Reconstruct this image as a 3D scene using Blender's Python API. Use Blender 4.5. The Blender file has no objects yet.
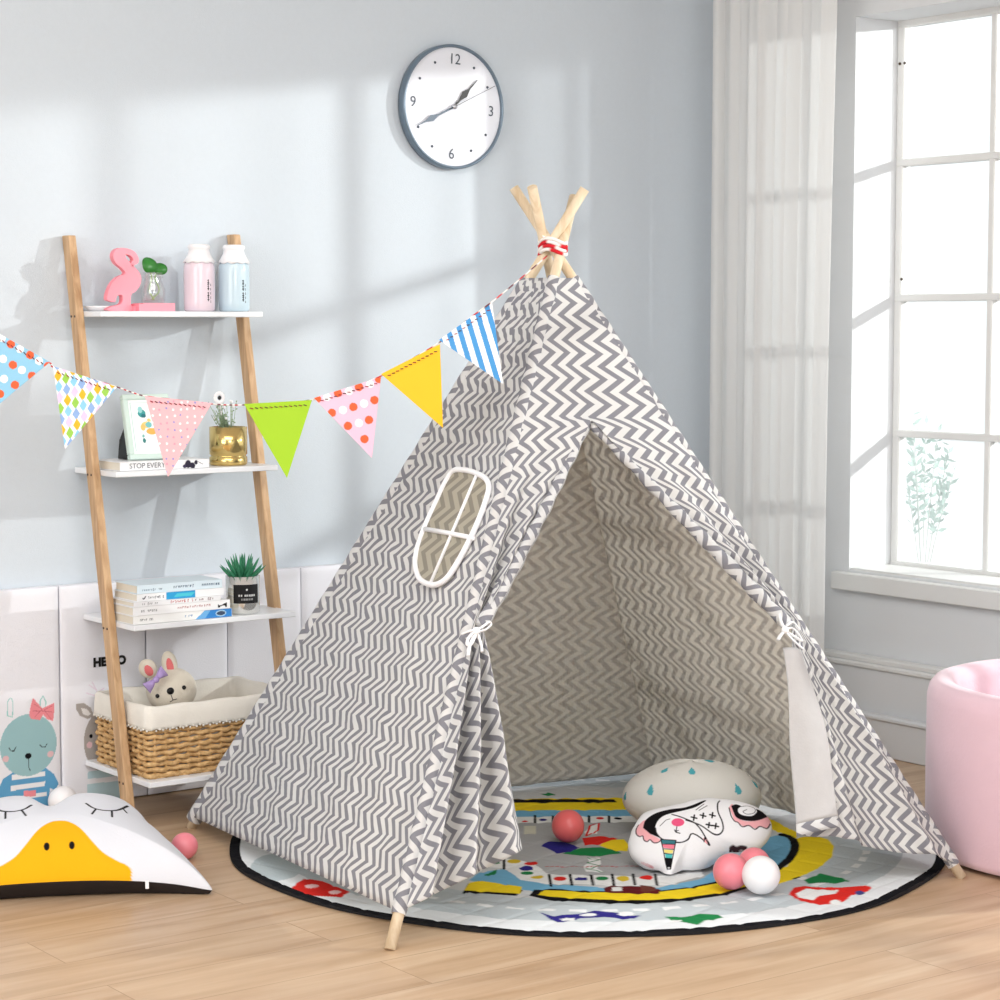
import bpy, math, random
import numpy as np
from mathutils import Vector, Matrix
random.seed(7); np.random.seed(7)
SC = bpy.context.scene
COL = SC.collection
PI = math.pi
V = lambda *a: np.array(a, dtype=float)

# ------------------------------------------------------------------ survey camera (a point of the photo -> a point on a real plane)
FOC = 2200.0; PITCH = math.atan(175/FOC); YAW = math.radians(36.5); EYE = 1.15
sp, cp, sa, ca = math.sin(PITCH), math.cos(PITCH), math.sin(YAW), math.cos(YAW)
ORIG = V(0, 0, EYE)
def ray(x, y):
    u = (x-500)/FOC; v = (y-500)/FOC; F = cp-v*sp
    return V(u*ca+F*sa, -u*sa+F*ca, -sp-v*cp)
def onz(x, y, Z=0.0):
    r = ray(x, y); return ORIG+r*((Z-EYE)/r[2])
def ony(x, y, Y):
    r = ray(x, y); return ORIG+r*(Y/r[1])
def onx(x, y, X):
    r = ray(x, y); return ORIG+r*(X/r[0])
def onplane(x, y, o, n):
    r = ray(x, y); return ORIG+r*(np.dot(o-ORIG, n)/np.dot(r, n))
def atdepth(x, y, d):
    return ORIG+ray(x, y)*d

# ------------------------------------------------------------------ materials
def lin(c):
    if isinstance(c, str):
        c = [int(c[i:i+2], 16) for i in (0, 2, 4)]
    out = []
    for x in c[:3]:
        x = x/255.0
        out.append(x/12.92 if x <= 0.04045 else ((x+0.055)/1.055)**2.4)
    return tuple(out)
def rgba(c): return (*lin(c), 1.0)

def newmat(name):
    m = bpy.data.materials.new(name); m.use_nodes = True
    nt = m.node_tree; nt.nodes.clear()
    out = nt.nodes.new('ShaderNodeOutputMaterial')
    return m, nt, out
def N(nt, t, **kw):
    n = nt.nodes.new(t)
    for k, v in kw.items(): setattr(n, k, v)
    return n
def math_n(nt, op, a, b=None):
    n = nt.nodes.new('ShaderNodeMath'); n.operation = op
    for i, x in enumerate((a, b)):
        if x is None: continue
        if isinstance(x, (int, float)): n.inputs[i].default_value = x
        else: nt.links.new(x, n.inputs[i])
    return n.outputs[0]
def mixcol(nt, fac, a, b):
    n = nt.nodes.new('ShaderNodeMix'); n.data_type = 'RGBA'
    if isinstance(fac, (int, float)): n.inputs[0].default_value = fac
    else: nt.links.new(fac, n.inputs[0])
    for i, x in ((6, a), (7, b)):
        if isinstance(x, tuple): n.inputs[i].default_value = x
        else: nt.links.new(x, n.inputs[i])
    return n.outputs[2]

def plain(name, col, rough=0.5, metal=0.0, spec=0.4, vary=0.0, vscale=8.0, bump=0.0, bscale=200.0, trans=0.0, sheen=0.0, coat=0.0, stretch=None):
    m, nt, out = newmat(name)
    b = N(nt, 'ShaderNodeBsdfPrincipled')
    b.inputs['Roughness'].default_value = rough; b.inputs['Metallic'].default_value = metal
    b.inputs['Specular IOR Level'].default_value = spec
    b.inputs['Sheen Weight'].default_value = sheen; b.inputs['Coat Weight'].default_value = coat
    c = rgba(col); colout = None
    if vary > 0 or bump > 0:
        tc = N(nt, 'ShaderNodeTexCoord'); vec = tc.outputs['Object']
        if stretch:
            mp = N(nt, 'ShaderNodeMapping'); mp.inputs['Scale'].default_value = stretch
            nt.links.new(vec, mp.inputs['Vector']); vec = mp.outputs[0]
    if vary > 0:
        nz = N(nt, 'ShaderNodeTexNoise'); nz.inputs['Scale'].default_value = vscale; nz.inputs['Detail'].default_value = 4
        nt.links.new(vec, nz.inputs['Vector'])
        dark = tuple(x*(1-vary) for x in c[:3])+(1.0,); light = tuple(min(1, x*(1+vary)) for x in c[:3])+(1.0,)
        colout = mixcol(nt, nz.outputs[0], dark, light)
        nt.links.new(colout, b.inputs['Base Color'])
    else:
        b.inputs['Base Color'].default_value = c
    if bump > 0:
        nz = N(nt, 'ShaderNodeTexNoise'); nz.inputs['Scale'].default_value = bscale; nz.inputs['Detail'].default_value = 2
        nt.links.new(vec, nz.inputs['Vector'])
        bp = N(nt, 'ShaderNodeBump'); bp.inputs['Strength'].default_value = bump; bp.inputs['Distance'].default_value = 0.002
        nt.links.new(nz.outputs[0], bp.inputs['Height']); nt.links.new(bp.outputs[0], b.inputs['Normal'])
    sh = b.outputs[0]
    if trans > 0:
        t = N(nt, 'ShaderNodeBsdfTranslucent')
        if colout is not None: nt.links.new(colout, t.inputs[0])
        else: t.inputs[0].default_value = c
        mx = N(nt, 'ShaderNodeMixShader'); mx.inputs[0].default_value = trans
        nt.links.new(sh, mx.inputs[1]); nt.links.new(t.outputs[0], mx.inputs[2]); sh = mx.outputs[0]
    nt.links.new(sh, out.inputs[0])
    return m

def printed(name, rough=0.6, spec=0.3, bump=0.0, bscale=300.0, trans=0.0):
    """takes the printed colours stored on the mesh (attribute 'print')"""
    m, nt, out = newmat(name)
    b = N(nt, 'ShaderNodeBsdfPrincipled'); at = N(nt, 'ShaderNodeAttribute'); at.attribute_name = 'print'
    nt.links.new(at.outputs['Color'], b.inputs['Base Color'])
    b.inputs['Roughness'].default_value = rough; b.inputs['Specular IOR Level'].default_value = spec
    if bump > 0:
        tc = N(nt, 'ShaderNodeTexCoord'); nz = N(nt, 'ShaderNodeTexNoise'); nz.inputs['Scale'].default_value = bscale
        nt.links.new(tc.outputs['Object'], nz.inputs['Vector'])
        bp = N(nt, 'ShaderNodeBump'); bp.inputs['Strength'].default_value = bump; bp.inputs['Distance'].default_value = 0.003
        nt.links.new(nz.outputs[0], bp.inputs['Height']); nt.links.new(bp.outputs[0], b.inputs['Normal'])
    sh = b.outputs[0]
    if trans > 0:
        t = N(nt, 'ShaderNodeBsdfTranslucent'); nt.links.new(at.outputs['Color'], t.inputs[0])
        mx = N(nt, 'ShaderNodeMixShader'); mx.inputs[0].default_value = trans
        nt.links.new(sh, mx.inputs[1]); nt.links.new(t.outputs[0], mx.inputs[2]); sh = mx.outputs[0]
    nt.links.new(sh, out.inputs[0]); return m

def chevron(name, ca_, cb_, trans=0.2, pu=0.038, pv=0.059, slope=1.35, duty=0.53):
    m, nt, out = newmat(name)
    uv = N(nt, 'ShaderNodeUVMap'); uv.uv_map = 'UVMap'
    sx = N(nt, 'ShaderNodeSeparateXYZ'); nt.links.new(uv.outputs[0], sx.inputs[0])
    tri = math_n(nt, 'PINGPONG', sx.outputs[1], pv/2)
    s = math_n(nt, 'ADD', sx.outputs[0], math_n(nt, 'MULTIPLY', tri, slope))
    fr = math_n(nt, 'PINGPONG', math_n(nt, 'DIVIDE', s, pu/2), 1.0)
    mr = N(nt, 'ShaderNodeMapRange'); nt.links.new(fr, mr.inputs[0])
    mr.inputs[1].default_value = duty-0.05; mr.inputs[2].default_value = duty+0.05
    tc = N(nt, 'ShaderNodeTexCoord')
    nz = N(nt, 'ShaderNodeTexNoise'); nz.inputs['Scale'].default_value = 260; nz.inputs['Detail'].default_value = 1
    nt.links.new(tc.outputs['Object'], nz.inputs['Vector'])
    col = mixcol(nt, mr.outputs[0], rgba(ca_), rgba(cb_))
    b = N(nt, 'ShaderNodeBsdfPrincipled'); b.inputs['Roughness'].default_value = 0.9; b.inputs['Specular IOR Level'].default_value = 0.1
    nt.links.new(col, b.inputs['Base Color'])
    bp = N(nt, 'ShaderNodeBump'); bp.inputs['Strength'].default_value = 0.25; bp.inputs['Distance'].default_value = 0.0015
    nt.links.new(nz.outputs[0], bp.inputs['Height']); nt.links.new(bp.outputs[0], b.inputs['Normal'])
    t = N(nt, 'ShaderNodeBsdfTranslucent'); nt.links.new(col, t.inputs[0])
    mx = N(nt, 'ShaderNodeMixShader'); mx.inputs[0].default_value = trans
    nt.links.new(b.outputs[0], mx.inputs[1]); nt.links.new(t.outputs[0], mx.inputs[2])
    nt.links.new(mx.outputs[0], out.inputs[0]); return m

def floor_mat():
    m, nt, out = newmat('oak_laminate')
    tc = N(nt, 'ShaderNodeTexCoord')
    mp = N(nt, 'ShaderNodeMapping'); mp.inputs['Location'].default_value = (0.35, 0.03, 0)
    nt.links.new(tc.outputs['Object'], mp.inputs['Vector'])
    br = N(nt, 'ShaderNodeTexBrick'); br.offset = 0.37; br.inputs['Scale'].default_value = 1.0
    br.inputs['Brick Width'].default_value = 1.25; br.inputs['Row Height'].default_value = 0.165
    br.inputs['Mortar Size'].default_value = 0.0012; br.inputs['Mortar Smooth'].default_value = 0.3
    br.inputs['Color1'].default_value = (0, 0, 0, 1); br.inputs['Color2'].default_value = (1, 1, 1, 1); br.inputs['Mortar'].default_value = (0.5, 0.5, 0.5, 1)
    nt.links.new(mp.outputs[0], br.inputs['Vector'])
    mg = N(nt, 'ShaderNodeMapping'); mg.inputs['Scale'].default_value = (0.9, 9.0, 1.0)
    nt.links.new(tc.outputs['Object'], mg.inputs['Vector'])
    off = N(nt, 'ShaderNodeVectorMath'); off.operation = 'ADD'; nt.links.new(mg.outputs[0], off.inputs[0])
    sc_ = N(nt, 'ShaderNodeVectorMath'); sc_.operation = 'SCALE'; sc_.inputs['Scale'].default_value = 7.0
    nt.links.new(br.outputs['Color'], sc_.inputs[0]); nt.links.new(sc_.outputs[0], off.inputs[1])
    nz = N(nt, 'ShaderNodeTexNoise'); nz.inputs['Scale'].default_value = 2.4; nz.inputs['Detail'].default_value = 6; nz.inputs['Distortion'].default_value = 0.7
    nt.links.new(off.outputs[0], nz.inputs['Vector'])
    mg2 = N(nt, 'ShaderNodeMapping'); mg2.inputs['Scale'].default_value = (3.0, 90.0, 1.0)
    nt.links.new(tc.outputs['Object'], mg2.inputs['Vector'])
    nz2 = N(nt, 'ShaderNodeTexNoise'); nz2.inputs['Scale'].default_value = 2.0; nz2.inputs['Detail'].default_value = 3
    nt.links.new(mg2.outputs[0], nz2.inputs['Vector'])
    cr = N(nt, 'ShaderNodeValToRGB'); e = cr.color_ramp.elements
    e[0].position = 0.3; e[0].color = rgba((168, 136, 104)); e[1].position = 0.72; e[1].color = rgba((206, 182, 154))
    x = e.new(0.5); x.color = rgba((190, 160, 130))
    nt.links.new(nz.outputs[0], cr.inputs[0])
    c1 = mixcol(nt, math_n(nt, 'MULTIPLY', nz2.outputs[0], 0.28), cr.outputs[0], rgba((166, 130, 96)))
    bw = N(nt, 'ShaderNodeSeparateColor'); nt.links.new(br.outputs['Color'], bw.inputs[0])
    c2 = mixcol(nt, math_n(nt, 'MULTIPLY', bw.outputs[0], 0.25), c1, rgba((214, 188, 156)))
    c3 = mixcol(nt, math_n(nt, 'MULTIPLY', br.outputs['Fac'], 0.55), c2, rgba((130, 98, 68)))
    b = N(nt, 'ShaderNodeBsdfPrincipled'); nt.links.new(c3, b.inputs['Base Color'])
    b.inputs['Roughness'].default_value = 0.38; b.inputs['Specular IOR Level'].default_value = 0.45
    bp = N(nt, 'ShaderNodeBump'); bp.inputs['Strength'].default_value = 0.12; bp.inputs['Distance'].default_value = 0.001
    nt.links.new(nz2.outputs[0], bp.inputs['Height']); nt.links.new(bp.outputs[0], b.inputs['Normal'])
    nt.links.new(b.outputs[0], out.inputs[0]); return m

def wood_mat(name, c1, c2, axis_scale=(40, 40, 3), rough=0.5):
    m, nt, out = newmat(name)
    tc = N(nt, 'ShaderNodeTexCoord'); mp = N(nt, 'ShaderNodeMapping'); mp.inputs['Scale'].default_value = axis_scale
    nt.links.new(tc.outputs['Object'], mp.inputs['Vector'])
    nz = N(nt, 'ShaderNodeTexNoise'); nz.inputs['Scale'].default_value = 1.5; nz.inputs['Detail'].default_value = 5; nz.inputs['Distortion'].default_value = 0.6
    nt.links.new(mp.outputs[0], nz.inputs['Vector'])
    cr = N(nt, 'ShaderNodeValToRGB'); e = cr.color_ramp.elements
    e[0].position = 0.35; e[0].color = rgba(c1); e[1].position = 0.65; e[1].color = rgba(c2)
    nt.links.new(nz.outputs[0], cr.inputs[0])
    b = N(nt, 'ShaderNodeBsdfPrincipled'); nt.links.new(cr.outputs[0], b.inputs['Base Color']); b.inputs['Roughness'].default_value = rough
    nt.links.new(b.outputs[0], out.inputs[0]); return m

def glass_pane(name, haze=0.0, gloss=0.05):
    m, nt, out = newmat(name)
    t = N(nt, 'ShaderNodeBsdfTransparent'); t.inputs[0].default_value = (0.97, 0.985, 0.985, 1)
    g = N(nt, 'ShaderNodeBsdfGlossy'); g.inputs['Roughness'].default_value = 0.03
    mx = N(nt, 'ShaderNodeMixShader'); mx.inputs[0].default_value = gloss; nt.links.new(t.outputs[0], mx.inputs[1]); nt.links.new(g.outputs[0], mx.inputs[2])
    sh = mx.outputs[0]
    if haze > 0:
        d = N(nt, 'ShaderNodeBsdfTranslucent'); d.inputs[0].default_value = (0.95, 0.97, 0.98, 1)
        m2 = N(nt, 'ShaderNodeMixShader'); m2.inputs[0].default_value = haze
        nt.links.new(sh, m2.inputs[1]); nt.links.new(d.outputs[0], m2.inputs[2]); sh = m2.outputs[0]
    nt.links.new(sh, out.inputs[0]); return m

# ------------------------------------------------------------------ mesh building
class MB:
    def __init__(s): s.v = []; s.f = []; s.m = []; s.uv = []; s.col = []; s.sm = []
    def add(s, vs, fs, m=0, uv=None, col=None, smooth=True):
        b = len(s.v); vs = [tuple(map(float, p)) for p in vs]
        s.v += vs
        s.uv += [tuple(map(float, q)) for q in uv] if uv is not None else [(0.0, 0.0)]*len(vs)
        if col is None: s.col += [(1.0, 1.0, 1.0)]*len(vs)
        elif isinstance(col, tuple): s.col += [col]*len(vs)
        else: s.col += [tuple(map(float, c)) for c in col]
        for f in fs:
            s.f.append(tuple(i+b for i in f)); s.m.append(m); s.sm.append(smooth)
        return s
    def grid(s, P, m=0, uv=None, col=None, wrap_c=False, wrap_r=False, flip=False, smooth=True):
        nr, nc = P.shape[:2]; fs = []
        for i in range(nr if wrap_r else nr-1):
            for j in range(nc if wrap_c else nc-1):
                a = i*nc+j; b = i*nc+(j+1) % nc; c = ((i+1) % nr)*nc+(j+1) % nc; d = ((i+1) % nr)*nc+j
                fs.append((a, d, c, b) if flip else (a, b, c, d))
        return s.add(P.reshape(-1, 3), fs, m, None if uv is None else uv.reshape(-1, 2), None if col is None else (col if isinstance(col, tuple) else col.reshape(-1, 3)), smooth)
    def box(s, c, h, m=0, ax=None, bev=0.0, col=None):
        """box of centre c, half sizes h, axes ax; bev rounds the edges by chamfering"""
        c = np.array(c, float); h = np.array(h, float)
        ax = np.eye(3) if ax is None else np.array(ax, float)
        b = min(bev, h.min()*0.9)
        if b <= 0:
            vs = [c+ax.T@(h*np.array(q)) for q in ((-1,-1,-1),(1,-1,-1),(1,1,-1),(-1,1,-1),(-1,-1,1),(1,-1,1),(1,1,1),(-1,1,1))]
            return s.add(vs, [(0,3,2,1),(4,5,6,7),(0,1,5,4),(1,2,6,5),(2,3,7,6),(3,0,4,7)], m, col=col, smooth=False)
        vs = []; idx = {}
        for sx in (-1, 1):
            for sy in (-1, 1):
                for sz in (-1, 1):
                    for k in range(3):
                        q = np.array((sx, sy, sz))*(h-b); q[k] = (sx, sy, sz)[k]*h[k]
                        idx[(sx, sy, sz, k)] = len(vs); vs.append(c+ax.T@q)
        fs = []
        for k in range(3):
            i, j = (k+1) % 3, (k+2) % 3
            for sg in (-1, 1):
                q = []
                for (a_, b_) in ((-1,-1),(1,-1),(1,1),(-1,1)):
                    t = [0, 0, 0]; t[k] = sg; t[i] = a_; t[j] = b_; q.append(idx[(*t, k)])
                fs.append(tuple(q) if sg > 0 else tuple(q[::-1]))
            for a_ in (-1, 1):
                for b_ in (-1, 1):
                    t0 = [0, 0, 0]; t1 = [0, 0, 0]; t0[k] = -1; t1[k] = 1; t0[i] = t1[i] = a_; t0[j] = t1[j] = b_
                    q = (idx[(*t0, i)], idx[(*t1, i)], idx[(*t1, j)], idx[(*t0, j)])
                    fs.append(q if a_*b_ < 0 else q[::-1])
        for sx in (-1, 1):
            for sy in (-1, 1):
                for sz in (-1, 1):
                    q = tuple(idx[(sx, sy, sz, k)] for k in range(3)); fs.append(q if sx*sy*sz > 0 else q[::-1])
        return s.add(vs, fs, m, col=col, smooth=False)
    def tube(s, pts, r, n=8, m=0, closed=False, col=None, uvscale=None, cap=True, flat=1.0):
        pts = [np.array(p, float) for p in pts]; k = len(pts)
        rs = r if isinstance(r, (list, tuple, np.ndarray)) else [r]*k
        P = np.zeros((k, n, 3)); UV = np.zeros((k, n, 2)); L = 0.0; prev = None
        for i in range(k):
            if closed: t = pts[(i+1) % k]-pts[i-1]
            else: t = pts[min(i+1, k-1)]-pts[max(i-1, 0)]
            t /= (np.linalg.norm(t)+1e-12)
            if prev is None:
                up = V(0, 0, 1) if abs(t[2]) < 0.9 else V(1, 0, 0)
                a = np.cross(up, t)
            else: a = prev-t*np.dot(prev, t)
            a /= (np.linalg.norm(a)+1e-12); b = np.cross(t, a); prev = a
            if i: L += np.linalg.norm(pts[i]-pts[i-1])
            for j in range(n):
                th = 2*PI*j/n
                P[i, j] = pts[i]+rs[i]*(a*math.cos(th)+b*flat*math.sin(th)); UV[i, j] = (th*rs[i], L)
        c = None
        if col is not None:
            c = np.zeros((k, n, 3)); c[:] = np.array(col)[:, None, :] if np.ndim(col) == 2 else np.array(col)
        b0 = len(s.v)
        s.grid(P, m, UV, c, wrap_c=True, wrap_r=closed, flip=False)
        if cap and not closed:
            s.f.append(tuple(b0+j for j in range(n))[::-1]); s.m.append(m); s.sm.append(False)
            s.f.append(tuple(b0+(k-1)*n+j for j in range(n))); s.m.append(m); s.sm.append(False)
        return s
    def lathe(s, prof, n=32, c=(0, 0, 0), m=0, axis=None, col=None):
        c = np.array(c, float); ax = np.eye(3) if axis is None else np.array(axis, float)
        P = np.zeros((len(prof), n, 3))
        for i, (r, z) in enumerate(prof):
            for j in range(n):
                t = 2*PI*j/n; P[i, j] = c+ax.T@V(max(r, 1e-5)*math.cos(t), max(r, 1e-5)*math.sin(t), z)
        return s.grid(P, m, None, col, wrap_c=True)
    def sphere(s, c, r, n=24, k=14, m=0, ax=None, col=None):
        c = np.array(c, float); r = np.ones(3)*r if np.ndim(r) == 0 else np.array(r, float)
        ax = np.eye(3) if ax is None else np.array(ax, float)
        P = np.zeros((k+1, n, 3))
        for i in range(k+1):
            ph = -PI/2+PI*i/k
            for j in range(n):
                t = 2*PI*j/n
                q = V(max(math.cos(ph), 1e-4)*math.cos(t), max(math.cos(ph), 1e-4)*math.sin(t), math.sin(ph))*r
                P[i, j] = c+ax.T@q
        return s.grid(P, m, None, col, wrap_c=True)
    def prism(s, pts, o, ex, ey, n, d, m=0, col=None, smooth=False):
        """outline pts in the frame (o, ex, ey) extruded by d along n; front face at +n"""
        o = np.array(o, float); k = len(pts)
        a = [o+ex*p[0]+ey*p[1] for p in pts]; b = [q+n*d for q in a]
        fs = [tuple(range(k))[::-1], tuple(range(k, 2*k))]+[(i, (i+1) % k, k+(i+1) % k, k+i) for i in range(k)]
        return s.add(a+b, fs, m, col=col, smooth=smooth)
    def build(s, name, mats, parent=None, loc=None, recalc=False, autosmooth=None):
        me = bpy.data.meshes.new(name)
        v = np.array(s.v, float)
        if loc is not None: v = v-np.array(loc, float)
        me.from_pydata(v.tolist(), [], s.f)
        mats = mats if isinstance(mats, (list, tuple)) else [mats]
        for m in mats: me.materials.append(m)
        me.polygons.foreach_set('material_index', np.array(s.m, dtype=np.int32))
        me.polygons.foreach_set('use_smooth', np.array(s.sm, dtype=bool))
        li = np.zeros(len(me.loops), dtype=np.int32); me.loops.foreach_get('vertex_index', li)
        uv = me.uv_layers.new(name='UVMap'); uv.data.foreach_set('uv', np.array(s.uv, dtype=np.float32)[li].ravel())
        at = me.color_attributes.new('print', 'FLOAT_COLOR', 'POINT')
        c = np.ones((len(s.v), 4), dtype=np.float32); c[:, :3] = np.array(s.col, dtype=np.float32)
        at.data.foreach_set('color', c.ravel())
        if recalc:
            import bmesh
            bm = bmesh.new(); bm.from_mesh(me); bmesh.ops.recalc_face_normals(bm, faces=bm.faces); bm.to_mesh(me); bm.free()
        me.update()
        o = bpy.data.objects.new(name, me); COL.objects.link(o)
        if loc is not None: o.location = tuple(loc)
        if parent is not None:
            o.parent = parent
            if loc is not None: o.location = tuple(np.array(loc)-np.array(world_loc(parent)))
            else: o.location = tuple(-np.array(world_loc(parent)))
        return o
def world_loc(o):
    l = np.array(o.location)
    while o.parent is not None: o = o.parent; l = l+np.array(o.location)
    return l
def tag(o, label=None, cat=None, group=None, kind=None):
    if label: o['label'] = label
    if cat: o['category'] = cat
    if group: o['group'] = group
    if kind: o['kind'] = kind
    return o
def thing(name, loc, label, cat, group=None):
    o = bpy.data.objects.new(name, None); COL.objects.link(o); o.location = tuple(loc); o.empty_display_size = 0.05
    return tag(o, label, cat, group)
def struct(o): o['kind'] = 'structure'; return o
def copy_tree(o, parent=None):
    c = o.copy(); COL.objects.link(c)
    if parent is not None: c.parent = parent
    for ch in list(o.children): copy_tree(ch, c)
    return c

def text_geo(body, size, o, ex, ey, n=None, lift=0.0006, align='CENTER', bold=0.0):
    cu = bpy.data.curves.new('lettering', 'FONT'); cu.body = body; cu.size = size; cu.align_x = align; cu.align_y = 'CENTER'; cu.offset = bold
    cu.resolution_u = 4
    ob = bpy.data.objects.new('lettering', cu); COL.objects.link(ob)
    dg = bpy.context.evaluated_depsgraph_get(); ev = ob.evaluated_get(dg); me = ev.to_mesh()
    nn = np.cross(ex, ey)
    vs = [o+ex*v.co.x+ey*v.co.y+nn*lift for v in me.vertices]; fs = [tuple(p.vertices) for p in me.polygons]
    ev.to_mesh_clear(); bpy.data.objects.remove(ob); bpy.data.curves.remove(cu)
    return vs, fs

# painter: flat printed colours evaluated at points (u, v)
def inpoly(u, v, pts):
    r = np.zeros(u.shape, bool); k = len(pts); j = k-1
    for i in range(k):
        xi, yi = pts[i]; xj, yj = pts[j]
        c = (yi > v) != (yj > v)
        with np.errstate(divide='ignore', invalid='ignore'):
            xx = (xj-xi)*(v-yi)/((yj-yi) if yj != yi else 1e-12)+xi
        r ^= c & (u < xx); j = i
    return r
def online(u, v, pts, w, closed=False):
    r = np.zeros(u.shape, bool); pts = list(pts)+([pts[0]] if closed else [])
    for (x0, y0), (x1, y1) in zip(pts[:-1], pts[1:]):
        dx, dy = x1-x0, y1-y0; L = dx*dx+dy*dy+1e-18
        t = np.clip(((u-x0)*dx+(v-y0)*dy)/L, 0, 1)
        r |= (u-x0-t*dx)**2+(v-y0-t*dy)**2 < (w/2)**2
    return r
def paint(u, v, base, shapes):
    out = np.zeros(u.shape+(3,)); out[:] = lin(base)
    for sh in shapes:
        k = sh[0]
        if k == 'poly': mk = inpoly(u, v, sh[1])
        elif k == 'ell': cx, cy, rx, ry = sh[1]; mk = ((u-cx)/rx)**2+((v-cy)/ry)**2 < 1
        elif k == 'line': mk = online(u, v, sh[1], sh[3])
        elif k == 'loop': mk = online(u, v, sh[1], sh[3], True)
        elif k == 'mask': mk = sh[1](u, v)
        out[mk] = lin(sh[2])
    return out
def paint_aa(u, v, base, shapes, d):
    return sum(paint(u+dx*d, v+dy*d, base, shapes) for dx, dy in ((-1, -0.4), (0.4, -1), (1, 0.4), (-0.4, 1)))/4
def smooth_loop(pts, per=8):
    out = []; k = len(pts); p = [np.array(q, float) for q in pts]
    for i in range(k):
        a, b, c, d = p[i-1], p[i], p[(i+1) % k], p[(i+2) % k]
        for j in range(per):
            t = j/per
            out.append(0.5*((2*b)+(-a+c)*t+(2*a-5*b+4*c-d)*t*t+(-a+3*b-3*c+d)*t**3))
    return out
def smooth_path(pts, per=8):
    p = [np.array(q, float) for q in pts]; p = [2*p[0]-p[1]]+p+[2*p[-1]-p[-2]]; out = []
    for i in range(1, len(p)-2):
        a, b, c, d = p[i-1:i+3]
        for j in range(per):
            t = j/per; out.append(0.5*((2*b)+(-a+c)*t+(2*a-5*b+4*c-d)*t*t+(-a+3*b-3*c+d)*t**3))
    out.append(p[-2]); return out

# ------------------------------------------------------------------ shared materials
M = {}
M['wall'] = plain('wallpaper', (206, 214, 221), 0.85, vary=0.02, vscale=90, bump=0.25, bscale=420)
M['white_trim'] = plain('white_trim', (226, 226, 224), 0.45, vary=0.02, vscale=5)
M['side_wall'] = plain('side_wall_paint', (222, 224, 226), 0.7, vary=0.02, vscale=4)
M['ceil'] = plain('ceiling_paint', (236, 236, 236), 0.9)
M['floor'] = floor_mat()
M['pole'] = wood_mat('pale_pine', (208, 184, 150), (230, 213, 186), (30, 30, 3), 0.6)
M['shelf_wood'] = wood_mat('beech_wood', (180, 142, 102), (208, 172, 132), (50, 50, 4), 0.5)
M['shelf_white'] = plain('white_lacquer', (238, 240, 243), 0.3, spec=0.5)
M['screw'] = plain('dark_screw', (70, 58, 48), 0.5)
M['chev_out'] = chevron('chevron_canvas', (238, 238, 238), (152, 152, 160), 0.34)
M['chev_in'] = chevron('canvas_reverse', (241, 235, 224), (232, 226, 215), 0.5)
M['lining'] = plain('canvas_lining', (205, 203, 203), 0.9, vary=0.06, vscale=40, trans=0.15, bump=0.2)
M['chev_net'] = chevron('window_chevron', (190, 183, 166), (156, 150, 138), 0.2, pu=0.046, pv=0.07)
M['white_tape'] = plain('white_tape', (246, 246, 248), 0.8, bump=0.2)
M['print'] = printed('printed_card', 0.65)
M['print_cloth'] = printed('printed_cloth', 0.9, 0.1, bump=0.25, bscale=350)
M['print_mat'] = printed('printed_quilt', 0.95, 0.05, bump=0.35, bscale=140)
M['black_cloth'] = plain('black_cloth', (22, 22, 26), 0.9)
M['black'] = plain('black_plastic', (14, 14, 16), 0.45)
M['dark_cloth'] = plain('dark_brown_cloth', (40, 32, 30), 0.9)
M['pit'] = plain('pink_velvet', (226, 192, 203), 0.9, sheen=0.5, vary=0.05, vscale=14, bump=0.3, bscale=160)
M['curtain'] = plain('white_curtain', (244, 244, 243), 0.9, spec=0.1, trans=0.5, bump=0.1, bscale=300, stretch=(1, 1, 0.1))
M['glass'] = glass_pane('window_glass', 0.12)
M['ball_coral'] = plain('coral_plastic', (236, 108, 108), 0.3, spec=0.5)
M['ball_pink'] = plain('pink_plastic', (242, 138, 150), 0.3, spec=0.5)
M['ball_white'] = plain('white_plastic', (246, 244, 246), 0.28, spec=0.5)

# ------------------------------------------------------------------ the room
WY = 4.815       # back wall face
WX = 4.33        # window wall face (upper), lower wainscot stands proud at 4.29
b = MB(); b.box((2.2, 1.2, -0.05), (5.4, 4.5, 0.05)); struct(b.build('floor', M['floor']))
b = MB(); b.box((1.3, WY+0.06, 1.35), (3.4, 0.06, 1.35)); struct(b.build('wall_back', M['wall']))
YT, YB = 4.245, 1.25; ZB, ZT = 0.482, 1.975
b = MB()
b.box((WX+0.10, (YT+WY)/2, 1.35), (0.10, (WY-YT)/2, 1.35))
b.box((WX+0.10, (YB-3.2)/2, 1.35), (0.10, (YB+3.2)/2, 1.35))
b.box((WX+0.10, (YT+YB)/2, ZB/2), (0.10, (YT-YB)/2, ZB/2))
b.box((WX+0.10, (YT+YB)/2, (ZT+2.7)/2), (0.10, (YT-YB)/2, (2.7-ZT)/2))
struct(b.build('wall_right', M['side_wall']))
b = MB(); b.box((1.3, 0.8, 2.74), (3.4, 4.05, 0.04)); struct(b.build('ceiling', M['ceil']))
b = MB(); b.box((-1.9, 0.8, 1.35), (0.06, 4.0, 1.35)); struct(b.build('wall_left', M['wall']))
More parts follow.
